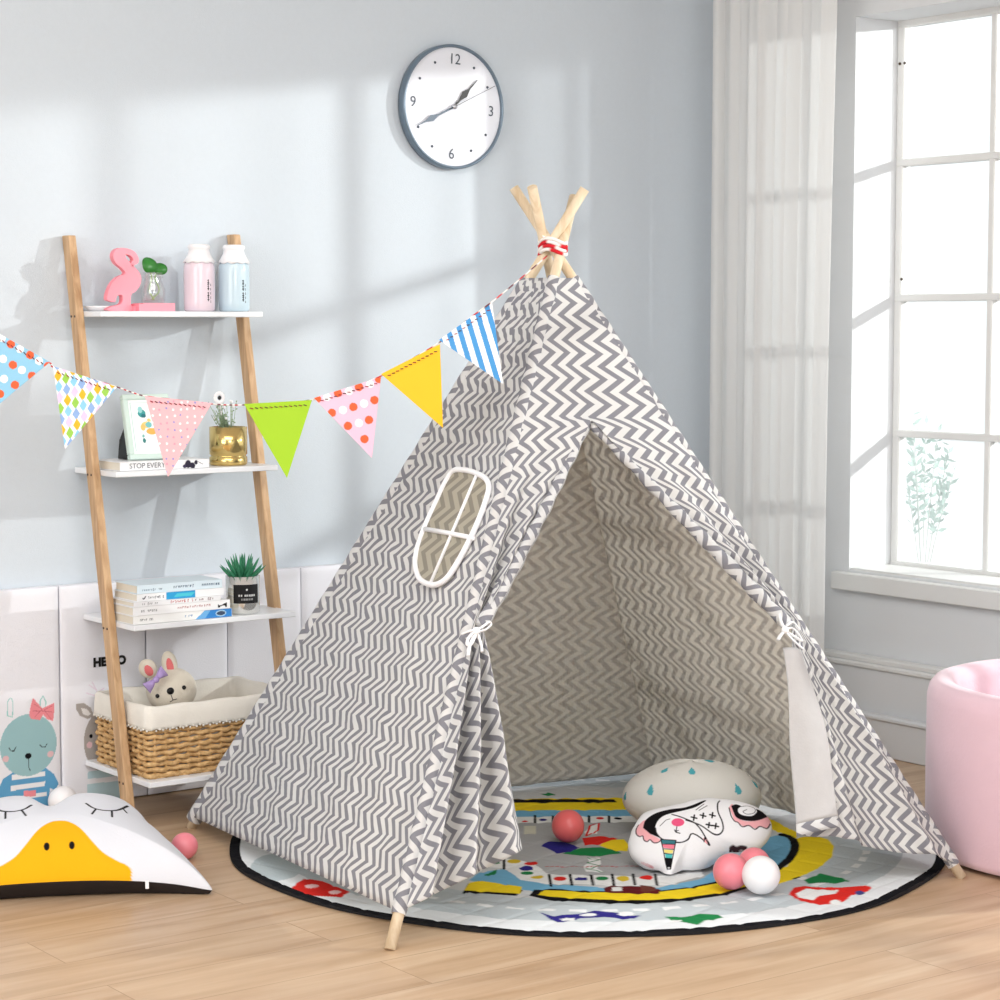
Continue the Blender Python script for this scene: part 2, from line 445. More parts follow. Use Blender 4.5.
# wainscot, ledge and baseboard of the window wall
b = MB(); b.box(((WX+4.292)/2, 0.8, 0.1215), ((WX-4.292)/2, 4.01, 0.1215)); struct(b.build('trim_1', M['side_wall']))
b = MB(); b.box((4.307, 0.8, 0.234), (0.023, 4.01, 0.0075), bev=0.004); b.box((4.310, 0.8, 0.249), (0.02, 4.01, 0.0075), bev=0.003); struct(b.build('trim_2', M['white_trim']))
b = MB(); b.box((4.281, 0.8, 0.05), (0.012, 4.01, 0.05), bev=0.003); b.box((4.278, 0.8, 0.104), (0.016, 4.01, 0.007), bev=0.004); struct(b.build('baseboard_right', M['side_wall']))
b = MB(); b.box((WX-0.012, (YT+YB)/2, 0.452), (0.014, (YT-YB)/2+0.045, 0.024), bev=0.003); b.box((WX+0.09, (YT+YB)/2, ZB+0.002), (0.085, (YT-YB)/2-0.001, 0.004)); struct(b.build('trim_3', M['white_trim']))
# window: sash, glazing bars, panes
SX = 4.505
wf = MB(); zr = [0.485, 0.852, 1.224, 1.592, 1.972]; bars = [YT-0.012-0.3275*i for i in range(10)]
for z, h in zip(zr, (0.014, 0.010, 0.010, 0.010, 0.014)): wf.box((SX, (bars[0]+bars[-1])/2, z), (0.016, (bars[0]-bars[-1])/2+0.012, h), bev=0.003)
for i, y in enumerate(bars): wf.box((SX+0.0025, y, (zr[0]+zr[-1])/2), (0.017, 0.013 if i in (0, 9) else 0.010, (zr[-1]-zr[0])/2+0.013), bev=0.003)
win = wf.build('window_1', M['white_trim']); struct(win)
pn = MB()
for i in range(9):
    for j in range(4):
        pn.box((SX, (bars[i]+bars[i+1])/2, (zr[j]+zr[j+1])/2), (0.002, (bars[i]-bars[i+1])/2, (zr[j+1]-zr[j])/2))
pn.build('pane', M['glass'], win)
for k, (yy, zz) in enumerate(((YT-0.012, 1.86), (YT-0.03, 1.86), (YT-0.03, 1.275))):
    s_ = MB(); s_.sphere((SX-0.017, yy, zz), 0.004, 8, 6); s_.build('screw', M['screw'], win)
b = MB(); b.box((6.2, 1.2, -0.05), (1.65, 4.5, 0.05)); struct(b.build('floor_outside', M['white_trim']))

# olive branch outside, behind the glass
base = onx(923, 575, 4.80); base[2] = 0.0
ob_ = thing('olive_branch', base, 'pale olive branch standing outside behind the lower window pane', 'plant')
leafm = plain('olive_leaf', (158, 184, 174), 0.7); stemm = plain('olive_stem', (196, 200, 194), 0.7)  # leaf and stem colours whitened to stand in for bright window haze
vz = 0.41
vb = MB(); vb.lathe([(0.0, 0.0), (0.09, 0.0), (0.095, 0.02), (0.075, 0.25), (0.05, 0.36), (0.045, vz), (0.038, vz), (0.04, 0.35), (0.06, 0.2), (0.0, 0.03)], 24, base); vb.build('vase', M['ball_white'], ob_)
st = MB(); lf = MB(); rnd = random.Random(3)
for tx, ty in ((905, 470), (915, 440), (926, 425), (938, 432), (950, 445), (957, 462), (912, 415), (945, 470)):
    tip = onx(tx, ty, 4.80+rnd.uniform(-.04, .04)); p0 = base+V(0, 0, vz-0.05); mid = (p0+tip)/2+V(0, rnd.uniform(-.005, .005), 0.02)
    path = smooth_path([p0, mid, tip], 8); st.tube(path, [0.0025*(1-0.6*i/(len(path)-1)) for i in range(len(path))], 5)
    for k in range(26):
        t = 0.45+0.55*k/25; q = path[int(t*(len(path)-1))]
        d = V(rnd.uniform(-1, 1), rnd.uniform(-1, 1), rnd.uniform(0.1, 1.1)); d /= np.linalg.norm(d); L = rnd.uniform(0.025, 0.045)
        sd = np.cross(d, V(rnd.uniform(-1, 1), rnd.uniform(-1, 1), 0.2)); sd /= np.linalg.norm(sd); nn = np.cross(d, sd)
        lf.add([q, q+d*L*.4+sd*.006, q+d*L, q+d*L*.4-sd*.006, q+d*L*.45+nn*.0015], [(0, 1, 4), (1, 2, 4), (2, 3, 4), (3, 0, 4)])
st.build('stem', stemm, ob_); lf.build('foliage', leafm, ob_)

# curtain
cu = MB(); nr, nc = 60, 220; P = np.zeros((nr, nc, 3)); rs_ = np.random.RandomState(5)
ph = rs_.uniform(0, 6, 6)
for i in range(nr):
    z = 2.695*(1-i/(nr-1))+0.012*(i/(nr-1)); tz = i/(nr-1)
    yr = 4.132+0.040*math.sin(min(1, tz*1.2)*PI/2); yl = 4.637
    for j in range(nc):
        s = j/(nc-1); y = yl+(yr-yl)*s
        wd = 0.35+0.65*(1-s)**1.5; x = 4.150+0.012*wd*math.sin(2*PI*5*s**0.8+ph[0]+0.3*tz)+0.004*wd*math.sin(2*PI*13*s+ph[1]-0.4*tz)+0.010*math.sin(2*PI*1.4*s+ph[2])
        if s > 0.95: x += 0.3*(s-0.95)
        P[i, j] = (x, y+0.004*math.sin(2*PI*11*s+ph[3]), z)
cu.grid(P); co = cu.build('curtain', M['curtain'])
co.modifiers.new('thick', 'SOLIDIFY').thickness = 0.0015
tag(co, 'white floor length curtain hanging beside the window in the corner', 'curtain')

# ------------------------------------------------------------------ tiled padded wall panels leaning on the back wall
PF = WY-0.040
def XZ(x, y, Y=PF): p = ony(x, y, Y); return (p[0], p[2])
def pxz(pts): return [XZ(*q) for q in pts]
def ell(x, y, rx, ry):
    c = XZ(x, y); return (c[0], c[1], abs(XZ(x+rx, y)[0]-XZ(x-rx, y)[0])/2, abs(XZ(x, y-ry)[1]-XZ(x, y+ry)[1])/2)
PXW = 0.0026
TEAL = (156, 194, 199); SHIRT = (98, 163, 205); PINKB = (238, 146, 154)
bunny = [
    ('loop', pxz([(10, 698), (7.5, 702), (7.5, 716), (12.5, 717), (13, 704), (12, 699)]), (150, 205, 200), PXW*0.8),
    ('loop', pxz([(43, 696), (40, 701), (41, 712), (45, 712), (46, 702)]), (150, 205, 200), PXW*1.0),
    ('poly', pxz([(-2, 830), (-2, 790), (3, 779), (12, 773), (46, 768), (54, 774), (59, 784), (55, 790), (50, 788), (49, 798), (50, 830)]), SHIRT),
    ('poly', pxz([(12, 775), (45, 771), (45, 776), (12, 780)]), (240, 240, 242)),
    ('poly', pxz([(11, 786), (45, 781), (45, 786), (11, 791)]), (240, 240, 242)),
    ('poly', pxz([(12, 797), (47, 792), (47, 796), (12, 800)]), (240, 240, 242)),
    ('poly', pxz([(24, 791), (36, 790), (36, 796), (24, 797)]), PINKB),
    ('ell', ell(28.5, 745, 28.5, 31), TEAL),
    ('poly', pxz([(33, 698), (43, 709), (44, 713), (40, 720), (31, 719), (29, 715), (31, 704)]), PINKB),
    ('poly', pxz([(54, 703), (43, 708), (42, 713), (47, 719), (53, 721), (54, 716)]), PINKB),
    ('line', pxz([(33, 711), (43, 711), (52, 712)]), (205, 110, 122), PXW*0.7),
    ('line', pxz([(34, 704), (42, 709), (35, 717)]), (205, 110, 122), PXW*0.5),
    ('line', pxz([(52, 706), (44, 710), (51, 719)]), (205, 110, 122), PXW*0.5),
    ('line', pxz([(9, 748), (11, 751), (14, 751), (16, 747)]), (40, 45, 50), PXW*0.8),
    ('line', pxz([(40, 745), (42, 747), (45, 747), (47, 744)]), (40, 45, 50), PXW*0.8),
    ('ell', ell(28.3, 756, 3.3, 3), (25, 25, 28)),
    ('line', pxz([(28.6, 758), (29, 768), (30.5, 771)]), (40, 45, 50), PXW*0.6),
    ('ell', ell(5.7, 759, 3.2, 3.2), (226, 190, 194)), ('ell', ell(50.5, 754, 3.2, 3.2), (226, 190, 194))]
DEER = (172, 165, 160)
deer = [
    ('line', pxz([(97, 706), (96.5, 690), (92, 682)]), (226, 208, 222), PXW*0.8), ('line', pxz([(96.5, 696), (86, 693)]), (226, 208, 222), PXW*0.8),
    ('line', pxz([(96.5, 693), (104, 688)]), (226, 208, 222), PXW*0.8), ('line', pxz([(96.5, 699), (104, 694)]), (226, 208, 222), PXW*0.8), ('line', pxz([(96.5, 690), (89, 685)]), (226, 208, 222), PXW*0.8),
    ('line', pxz([(116, 706), (116, 690), (111, 682)]), (226, 208, 222), PXW*0.8), ('line', pxz([(116, 697), (124, 690)]), (226, 208, 222), PXW*0.8),
    ('ell', ell(108, 740, 24, 33), DEER),
    ('poly', pxz([(76, 704), (84, 703), (91, 708), (94, 716), (88, 719), (80, 716), (76, 709)]), DEER),
    ('poly', pxz([(81, 708), (87, 709), (91, 714), (88, 716), (83, 714)]), (232, 228, 226)),
    ('poly', pxz([(138, 704), (128, 708), (122, 716), (130, 719), (138, 712)]), DEER),
    ('ell', ell(91, 736, 1.8, 2), (25, 25, 28)), ('ell', ell(89.5, 745, 2.9, 3.2), (226, 190, 194)), ('ell', ell(112, 733, 1.8, 2), (25, 25, 28)),
    ('poly', pxz([(88, 772), (100, 770), (124, 768), (132, 790), (130, 820), (86, 820)]), (190, 217, 224)),
    ('poly', pxz([(88, 779), (128, 775), (128, 780), (88, 784)]), (238, 238, 242))]
edges = [2.060, None, None]
seams = [ony(59.5, 586, PF)[0], ony(146, 578, PF)[0], ony(228, 572, PF)[0], ony(302, 567, PF)[0]]
pw = seams[2]-seams[1]
xs = [seams[0]-pw]+seams+[seams[3]+pw]
plabels = ['white padded wall panel with teal bunny in striped shirt, behind duck cushion', 'white padded wall panel with the word HELLO and a grey deer',
           'plain white padded panel behind the plush bunny', 'plain white padded panel behind the succulent, between two dark seams', 'plain white padded panel at the left edge of the tent']
pz0, pz1 = 0.004, 0.533
for k in range(5):
    x0, x1 = xs[k]+0.0015, xs[k+1]-0.0015
    res = 0.0016 if k < 2 else 0.008
    nx = int((x1-x0)/res); nz_ = int((pz1-pz0)/res)
    U, W = np.meshgrid(np.linspace(x0, x1, nx), np.linspace(pz0, pz1, nz_))
    ex_ = np.minimum(np.minimum(U-x0, x1-U), np.minimum(W-pz0, pz1-W)); bul = 0.006*np.sqrt(np.clip(1-(1-np.clip(ex_/0.02, 0, 1))**2, 0, 1))
    lean = 0.0
    Pg = np.stack([U, PF+0.006-bul+lean, W], -1)
    colr = paint(U, W, (236, 236, 242), bunny if k == 0 else deer if k == 1 else [])
    pb = MB(); pb.grid(Pg, 0, None, colr)
    ya, yb = PF+0.006, WY-0.003
    vs = [(x0, ya, pz0), (x1, ya, pz0), (x1, ya, pz1), (x0, ya, pz1), (x0, yb, pz0), (x1, yb, pz0), (x1, yb, pz1), (x0, yb, pz1)]
    pb.add(vs, [(0, 4, 5, 1), (1, 5, 6, 2), (2, 6, 7, 3), (3, 7, 4, 0), (4, 7, 6, 5)], 0, col=lin((236, 236, 242)), smooth=False)
    if k == 1:
        p0 = ony(109.5, 661.5, PF-0.001)
        vs, fs = text_geo('HELLO', 0.0285, p0, V(1, 0, -0.0), V(0, 0, 1), lift=0.001, bold=0.0018)
        pb.add(vs, fs, 1, smooth=False)
    po = pb.build('padded_panel', [M['print_cloth'], M['black']], loc=((x0+x1)/2, WY-0.02, 0))
    tag(po, plabels[k], 'wall panel', 'white padded panels along the back wall')

# ------------------------------------------------------------------ ladder shelf
SXL, SXR = 2.295, 2.727
sh = thing('ladder_shelf', (2.52, 4.6, 0), 'leaning ladder shelf with wooden uprights and four white shelf boards', 'shelf')
def upright_y(z): return 4.520+(4.793-4.520)*z/1.36
for xc in (2.284, 2.728):
    lean = V(0, 4.787-4.525, 1.36); lean /= np.linalg.norm(lean); axs = np.array([V(1, 0, 0), np.cross(lean, V(1, 0, 0)), lean])
    Lh = math.hypot(1.36, 0.262)/2
    u = MB()
    # foot and head are cut level, so the sides are built as a sheared box
    w, d = 0.0100, 0.0180; zt_ = 1.360 if xc < 2.5 else 1.373
    q = []
    for z in (0.0, zt_):
        for (sx, sy) in ((-1, -1), (1, -1), (1, 1), (-1, 1)): q.append((xc+sx*w, upright_y(z)+sy*d, z))
    u.add(q, [(0, 3, 2, 1), (4, 5, 6, 7), (0, 1, 5, 4), (1, 2, 6, 5), (2, 3, 7, 6), (3, 0, 4, 7)], 0, smooth=False)
    uo = u.build('upright', M['shelf_wood'], sh)
    bv = uo.modifiers.new('round', 'BEVEL'); bv.width = 0.003; bv.segments = 2
    if xc < 2.5:
        for z in (0.098, 0.449, 0.802, 1.170):
            for dy in (-0.009, 0.009):
                s_ = MB(); s_.lathe([(0, -0.0012), (0.0028, -0.0012), (0.0028, 0.001), (0, 0.001)], 10, (xc-w, upright_y(z)+dy, z), 0, np.array([V(0, 1, 0), V(0, 0, 1), V(1, 0, 0)]))
                s_.build('screw', M['screw'], uo)
zt = {1: 1.182, 2: 0.8125, 3: 0.4645, 4: 0.112}
yf = {1: 4.653, 2: 4.588, 3: 4.508, 4: 4.440}
for k in (1, 2, 3, 4):
    bk = 4.805 if k < 3 else PF-0.004
    s_ = MB(); s_.box(((SXL+SXR)/2, (yf[k]+bk)/2, zt[k]-0.0065), ((SXR-SXL)/2, (bk-yf[k])/2, 0.0065), bev=0.0015)
    s_.build('shelf_board', M['shelf_white'], sh)

# ---- top board: flamingo, propagation jar, two bottles, a dish
Z1 = zt[1]+0.0006
Y1 = 4.699
fo = V(2.395, 4.700, Z1)
fl = thing('flamingo_ornament', fo, 'pink flat wooden flamingo figure on the top shelf', 'ornament')
fpx = [(110.5, 303), (106, 301), (106.5, 295), (110, 286), (116, 279), (124, 275), (121, 270), (115, 265), (112, 259), (113, 253), (118, 249.5), (126, 250), (133, 253), (137, 259), (137, 264), (134, 266), (131, 268), (130, 264), (132, 261),
       (129, 257), (124.5, 256), (125, 260), (131, 266), (138, 274), (140, 280), (138.5, 287), (134, 293), (130, 296), (129.5, 306), (134, 309), (134, 312), (107, 312), (110, 308), (120, 305), (121, 297), (116, 297), (114, 303)]
fp = [ony(x, y, 4.697) for x, y in smooth_loop(fpx, 4)]
zlow = min(p[2] for p in fp)
pts = [(p[0], p[2]-zlow+Z1) for p in fp]
f_ = MB(); f_.prism(pts, V(0, 4.708, 0), V(1, 0, 0), V(0, 0, 1), V(0, -1, 0), 0.018)
pinkm = plain('pink_paint', (250, 152, 166), 0.5)
f_.build('figure', pinkm, fl, recalc=True)
tx0 = ony(137, 308, 4.680)[0]; tx1 = ony(173, 308, 4.680)[0]
f_ = MB(); f_.prism([(tx0, Z1), (tx1, Z1), (tx1, Z1+0.019), (tx0+0.014, Z1+0.019), (tx0+0.01, Z1+0.017), (tx0, Z1+0.017)], V(0, 4.725, 0), V(1, 0, 0), V(0, 0, 1), V(0, -1, 0), 0.055)
f_.box(((2.395+tx0)/2, 4.698, Z1+0.006), ((tx0-2.395)/2, 0.012, 0.006))
f_.build('base_tray', pinkm, fl, recalc=True)
# glass jar with two leaves
jc = V((tx0+tx1)/2+0.004, 4.697, Z1+0.0195)
jg = thing('propagation_jar', jc, 'small clear glass jar with two round green leaves on the pink tray', 'jar')
jm = glass_pane('jar_glass', 0.07, 0.14)
j_ = MB(); j_.lathe([(0, 0), (0.024, 0.0), (0.028, 0.004), (0.029, 0.03), (0.022, 0.05), (0.020, 0.056), (0.024, 0.06), (0.024, 0.072), (0.021, 0.072), (0.019, 0.058), (0.026, 0.03), (0.025, 0.005), (0, 0.004)], 28, jc)
j_.build('glass', jm, jg)
gm = plain('leaf_green', (48, 118, 44), 0.4, vary=0.25, vscale=30); gm2 = plain('stem_green', (150, 190, 90), 0.5)
for dx, dz, r, tilt in ((-0.011, 0.088, 0.021, 0.3), (0.018, 0.080, 0.016, -0.3)):
    l_ = MB(); c = jc+V(dx, -0.004, dz); n = V(tilt*0.6, -1, 0.25); n /= np.linalg.norm(n); e1 = np.cross(V(0, 0, 1), n); e1 /= np.linalg.norm(e1); e2 = np.cross(n, e1)
    vs = [c]; k = 22
    for i in range(k):
        a = 2*PI*i/k; rr = r*(1-0.22*max(0, math.cos(a+PI/2))**6); vs.append(c+e1*rr*math.cos(a)*1.05+e2*rr*math.sin(a)+n*0.003*math.cos(2*a))
    vs2 = [p-n*0.0012 for p in vs]
    l_.add(vs+vs2, [(0, 1+i, 1+(i+1) % k) for i in range(k)]+[(k+1, k+2+(i+1) % k, k+2+i) for i in range(k)]+[(1+i, k+2+i, k+2+(i+1) % k, 1+(i+1) % k) for i in range(k)])
    l_.build('leaf', gm, jg)
    l_ = MB(); l_.tube(smooth_path([c-n*0.002, jc+V(dx*0.3, 0, 0.06), jc+V(dx*0.9, 0, 0.03), jc+V(-dx*0.2, 0, 0.008)], 6), 0.0016, 6); l_.build('stalk', gm2, jg)
# two ceramic milk bottles
def bottle(xc, yc, mat, label, tilt=0.0):
    o = thing('milk_bottle', (xc, yc, Z1), label, 'bottle', 'pastel bottles on the top shelf')
    c = V(xc, yc, Z1)
    b_ = MB(); b_.lathe([(0, 0), (0.033, 0), (0.037, 0.004), (0.0375, 0.02), (0.0375, 0.095), (0.0367, 0.108), (0.033, 0.120), (0.028, 0.128), (0.026, 0.135), (0, 0.135)], 36, c); b_.build('body', mat, o)
    P = []; k = 48
    for (r, z) in ((0.0, 0.161), (0.022, 0.161), (0.0255, 0.159), (0.027, 0.155), (0.0265, 0.151), (0.0245, 0.148), (0.026, 0.140), (0.031, 0.130), (0.0385, 0.1195)):
        P.append([c+V(max(r, 1e-5)*math.cos(2*PI*i/k), max(r, 1e-5)*math.sin(2*PI*i/k), z-(0.0045*abs(math.sin(2*PI*i/k*5)) if z < 0.125 else 0)) for i in range(k)])
    P = P[::-1]
    b_ = MB(); b_.grid(np.array(P), wrap_c=True); lo = b_.build('lid', M['ball_white'], o); lo.modifiers.new('t', 'SOLIDIFY').thickness = 0.0015
    # small vertical lettering towards the right of the front
    b_ = MB(); ang0 = math.atan2(-1, -0.35)
    def on(a, z, r=0.0379): return c+V(r*math.cos(a), r*math.sin(a), z)
    def bar(a0, z0, a1, z1, w=0.0011):
        p, q = on(a0, z0), on(a1, z1); b_.tube([p, (p+q)/2*1.0, q], w, 5)
    a = ang0+0.42
    for zc in (0.068, 0.054, 0.038, 0.028):
        bar(a-0.05, zc, a+0.07, zc); bar(a-0.05, zc+0.006, a+0.06, zc+0.006, 0.0008); bar(a+0.01, zc-0.004, a+0.01, zc+0.008, 0.0009)
        if zc in (0.068, 0.038): bar(a-0.06, zc-0.004, a+0.07, zc-0.004, 0.0007)
    for zc in (0.02, 0.03, 0.04, 0.05, 0.06): bar(a+0.2, zc, a+0.2, zc+0.006, 0.0005)
    b_.build('lettering', M['black'], o)
pb_x = (ony(185, 308, Y1)[0]+ony(214, 308, Y1)[0])/2; bb_x = (ony(219.5, 308, Y1)[0]+ony(249, 308, Y1)[0])/2
bottle(pb_x, Y1, plain('pink_glaze', (234, 216, 226), 0.2, coat=0.4), 'pale pink ceramic milk bottle with white frilled lid on the top shelf')
bottle(bb_x, Y1, plain('blue_glaze', (202, 222, 232), 0.2, coat=0.4), 'pale blue ceramic milk bottle with white frilled lid at right shelf end')
d0 = ony(99, 306, 4.765)
b_ = MB(); b_.lathe([(0, 0), (0.032, 0), (0.043, 0.009), (0.044, 0.012), (0.040, 0.011), (0.03, 0.004), (0, 0.003)], 30, (2.347, 4.752, Z1))
tag(b_.build('dish', M['ball_white'], loc=(2.347, 4.752, Z1)), 'small flat white dish behind the pink flamingo', 'dish')

# ---- second board: book, picture frame, gold pot
Z2 = zt[2]+0.0006
def book(name_loc, x0, x1, y0, y1, z0, h, cover, label, group, spine=None, pages=(232, 224, 208), back_rot=0.0, extra=None):
    """lies flat, spine towards the room (-Y)"""
    o = thing('book', ((x0+x1)/2, (y0+y1)/2, z0), label, 'book', group)
    t = 0.0014; cm = plain('cover', cover, 0.4)
    c_ = MB()
    c_.box(((x0+x1)/2, (y0+y1)/2, z0+t/2), ((x1-x0)/2, (y1-y0)/2, t/2)); c_.box(((x0+x1)/2, (y0+y1)/2, z0+h-t/2), ((x1-x0)/2, (y1-y0)/2, t/2))
    nu = max(2, int((x1-x0)/0.0015)); nv = max(2, int(h/0.0012))
    U, W = np.meshgrid(np.linspace(x0, x1, nu), np.linspace(z0+0.0002, z0+h-0.0002, nv))
    col = paint((U-x0)/(x1-x0), (W-z0)/h, cover, spine or [])
    c_.grid(np.stack([U, np.full_like(U, y0-0.0004), W], -1), 1, None, col)
    c_.box(((x0+x1)/2, y0+t/2, z0+h/2), ((x1-x0)/2, t/2, h/2-t))
    mats = [cm, M['print'], M['black']]
    if extra:
        vs, fs = text_geo(extra[0], extra[1], V(x0+(x1-x0)*extra[2], y0-0.0005, z0+h/2), V(1, 0, 0), V(0, 0, 1), lift=0.0006, align='LEFT')
        c_.add(vs, fs, 2, smooth=False); mats[2] = plain('lettering_grey', (110, 112, 118), 0.6)
    c_.build('cover', mats, o)
    p_ = MB(); p_.box(((x0+x1)/2, (y0+y1)/2, z0+h/2), ((x1-x0)/2-0.002, (y1-y0)/2-0.002, h/2-t)); p_.build('pages', plain('paper', pages, 0.9, vary=0.06, vscale=300, stretch=(1, 1, 20)), o)
    return o
def dashes(u0, u1, v, col, n, hgt=0.28, seed=0):
    r = random.Random(seed); out = []; w = (u1-u0)/n
    for i in range(n):
        if r.random() < 0.15: continue
        a = u0+i*w; h_ = hgt*r.uniform(0.6, 1)
        out.append(('poly', [(a, v-h_/2), (a+w*0.28, v-h_/2), (a+w*0.28, v+h_/2), (a, v+h_/2)], col))
        out.append(('poly', [(a, v+h_/2-0.1), (a+w*0.7, v+h_/2-0.1), (a+w*0.7, v+h_/2), (a, v+h_/2)], col))
        if r.random() < 0.6: out.append(('poly', [(a+w*0.45, v-h_/2), (a+w*0.7, v-h_/2), (a+w*0.7, v), (a+w*0.45, v)], col))
    return out
by0 = yf[2]+0.012
bx0 = ony(120, 466, by0)[0]; bx1 = ony(209, 461, by0)[0]
flow = [('ell', (0.76, 0.5, 0.035, 0.45), (40, 35, 55)), ('ell', (0.81, 0.3, 0.03, 0.35), (40, 35, 55)), ('ell', (0.72, 0.25, 0.02, 0.2), (60, 52, 80)), ('ell', (0.85, 0.65, 0.02, 0.25), (40, 35, 55)), ('line', [(0.86, 0.8), (0.93, 0.4)], (90, 90, 95), 0.012)]
bookA = book(None, bx0, bx1, by0, 4.75, Z2, 0.0205, (238, 238, 240), 'white paperback lying under the picture frame with STOP on its spine', 'books on the ladder shelf', flow, extra=('STOP EVERY D', 0.017, 0.10))
# picture frame standing on the book, leaning back, turned a little
fz = Z2+0.0212
fa = ony(129, 458.5, 4.645); fa[2] = fz
yawf = math.radians(-4); exf = V(math.cos(yawf), math.sin(yawf), 0); bk_ = math.radians(17)
eyf = V(math.sin(bk_)*math.sin(-yawf), math.sin(bk_)*math.cos(yawf), math.cos(bk_)); nf = np.cross(exf, eyf)
fw, fh, ft = 0.118, 0.158, 0.018
fr = thing('picture_frame', fa, 'mint green picture frame leaning back on the book', 'picture frame')
mint = plain('mint_paint', (206, 224, 216), 0.45)
F0 = fa+V(0, 0.0, 0.0)
def FP(x, y, z=0.0): return F0+exf*x+eyf*y+nf*z
fz_off = 0.0
fm = MB(); bw_ = 0.013
AX = np.array([exf, eyf, nf])
for (cx, cy, hx, hy) in ((fw/2, bw_/2, fw/2, bw_/2), (fw/2, fh-bw_/2, fw/2, bw_/2), (bw_/2, fh/2, bw_/2, fh/2-bw_), (fw-bw_/2, fh/2, bw_/2, fh/2-bw_)):
    fm.box(FP(cx, cy, 0), (hx, hy, ft/2), ax=AX, bev=0.002)
fm.build('frame_border', mint, fr)
U, W = np.meshgrid(np.linspace(bw_-0.001, fw-bw_+0.001, 90), np.linspace(bw_-0.001, fh-bw_+0.001, 120))
Pg = F0+U[..., None]*exf+W[..., None]*eyf+nf*0.003
art = [('loop', [(0.02, 0.021), (fw-0.02, 0.021), (fw-0.02, fh-0.02), (0.02, fh-0.02)], (190, 214, 210), 0.0015),
       ('ell', (0.046, 0.112, 0.010, 0.010), (60, 150, 150)), ('ell', (0.043, 0.121, 0.006, 0.008), (150, 205, 205)), ('ell', (0.05, 0.106, 0.006, 0.005), (40, 110, 120)),
       ('ell', (0.062, 0.095, 0.005, 0.004), (240, 200, 120)), ('ell', (0.055, 0.084, 0.013, 0.008), (240, 205, 130)), ('ell', (0.060, 0.084, 0.008, 0.007), (120, 190, 190)), ('ell', (0.066, 0.068, 0.014, 0.008), (238, 178, 90)), ('ell', (0.045, 0.078, 0.006, 0.008), (235, 190, 110)),
       ('ell', (0.043, 0.057, 0.003, 0.004), (120, 180, 175)), ('ell', (0.044, 0.046, 0.004, 0.006), (60, 130, 130))]
fm = MB(); fm.grid(Pg, 0, None, paint(U, W, (244, 247, 247), art)); fm.build('picture', M['print'], fr)
fm = MB(); fm.box(FP(fw/2, fh/2, -0.008), (fw/2-0.004, fh/2-0.004, 0.001), ax=AX); fm.build('back_board', M['black'], fr)
fm = MB(); q0 = FP(0.006, 0.088, -0.0095); q1 = FP(0.006, 0.004, -0.0095); q2 = V(q1[0], q1[1]+0.060, fz+0.0006); q3 = V(q1[0], q1[1]+0.052, fz+0.045)
fm.add([q+exf*d for d in (0, 0.035) for q in (q0, q1, q2, q3)], [(0, 1, 2, 3), (7, 6, 5, 4), (0, 4, 5, 1), (1, 5, 6, 2), (2, 6, 7, 3), (3, 7, 4, 0)], smooth=False); fm.build('easel_stand', M['black'], fr)
# gold pot with tiny white flowers
gx = (ony(210, 461, 4.662)[0]+ony(246.5, 461, 4.662)[0])/2
gp = thing('gold_pot', (gx, 4.662, Z2), 'shiny gold flowerpot holding a tiny white flowered plant', 'plant')
gold = plain('polished_gold', (224, 196, 128), 0.16, metal=1.0)
b_ = MB(); b_.lathe([(0, 0), (0.043, 0), (0.0455, 0.003), (0.0455, 0.019), (0.0425, 0.021), (0.0425, 0.024), (0.0455, 0.026), (0.0455, 0.092), (0.042, 0.092), (0.042, 0.075), (0, 0.074)], 48, (gx, 4.662, Z2)); b_.build('pot', gold, gp)
b_ = MB(); b_.lathe([(0.041, 0.078), (0.03, 0.081), (0, 0.082)], 24, (gx, 4.662, Z2)); b_.build('soil', plain('soil', (80, 66, 52), 1.0), gp)
fo_ = MB(); fl_ = MB(); rnd = random.Random(8); top = V(gx-0.006, 4.662, Z2+0.08)
for k in range(60):
    a = rnd.uniform(0, 2*PI); r = abs(rnd.gauss(0, 0.014)); h = rnd.uniform(0.015, 0.075)
    p0 = top+V(r*0.6*math.cos(a), r*0.6*math.sin(a), 0); p1 = top+V(r*1.5*math.cos(a)-0.25*h, r*1.5*math.sin(a), h)
    fo_.tube([p0, (p0+p1)/2+V(rnd.uniform(-.003, .003), 0, 0.002), p1], 0.0007, 4)
    for q in range(3):
        t = rnd.uniform(0.3, 1.0); c = p0+(p1-p0)*t; d = V(rnd.uniform(-1, 1), rnd.uniform(-1, 1), rnd.uniform(-.3, 1)); d = d/np.linalg.norm(d)*0.006; s_ = np.cross(d, V(0.3, 1, 0.2))*0.35
        fo_.add([c, c+d*.5+s_, c+d, c+d*.5-s_], [(0, 1, 2, 3)])
    if k < 22 and h > 0.03: fl_.sphere(p1, 0.0035, 8, 5)
fc = top+V(-0.030, -0.02, 0.083)
fb_ = MB()
for i in range(14):
    a = 2*PI*i/14; d = V(math.cos(a), -0.25, math.sin(a)); fb_.sphere(fc+d*0.011, (0.005, 0.0025, 0.005), 8, 5)
fo_.build('foliage', plain('pale_green', (150, 172, 140), 0.8, vary=0.2, vscale=60), gp); fl_.build('small_flowers', M['ball_white'], gp)['kind'] = 'stuff'; flo = fb_.build('flower', M['ball_white'], gp)
b_ = MB(); b_.sphere(fc+V(0, -0.004, 0), (0.005, 0.003, 0.005), 12, 8); b_.build('flower_centre', M['black'], flo)

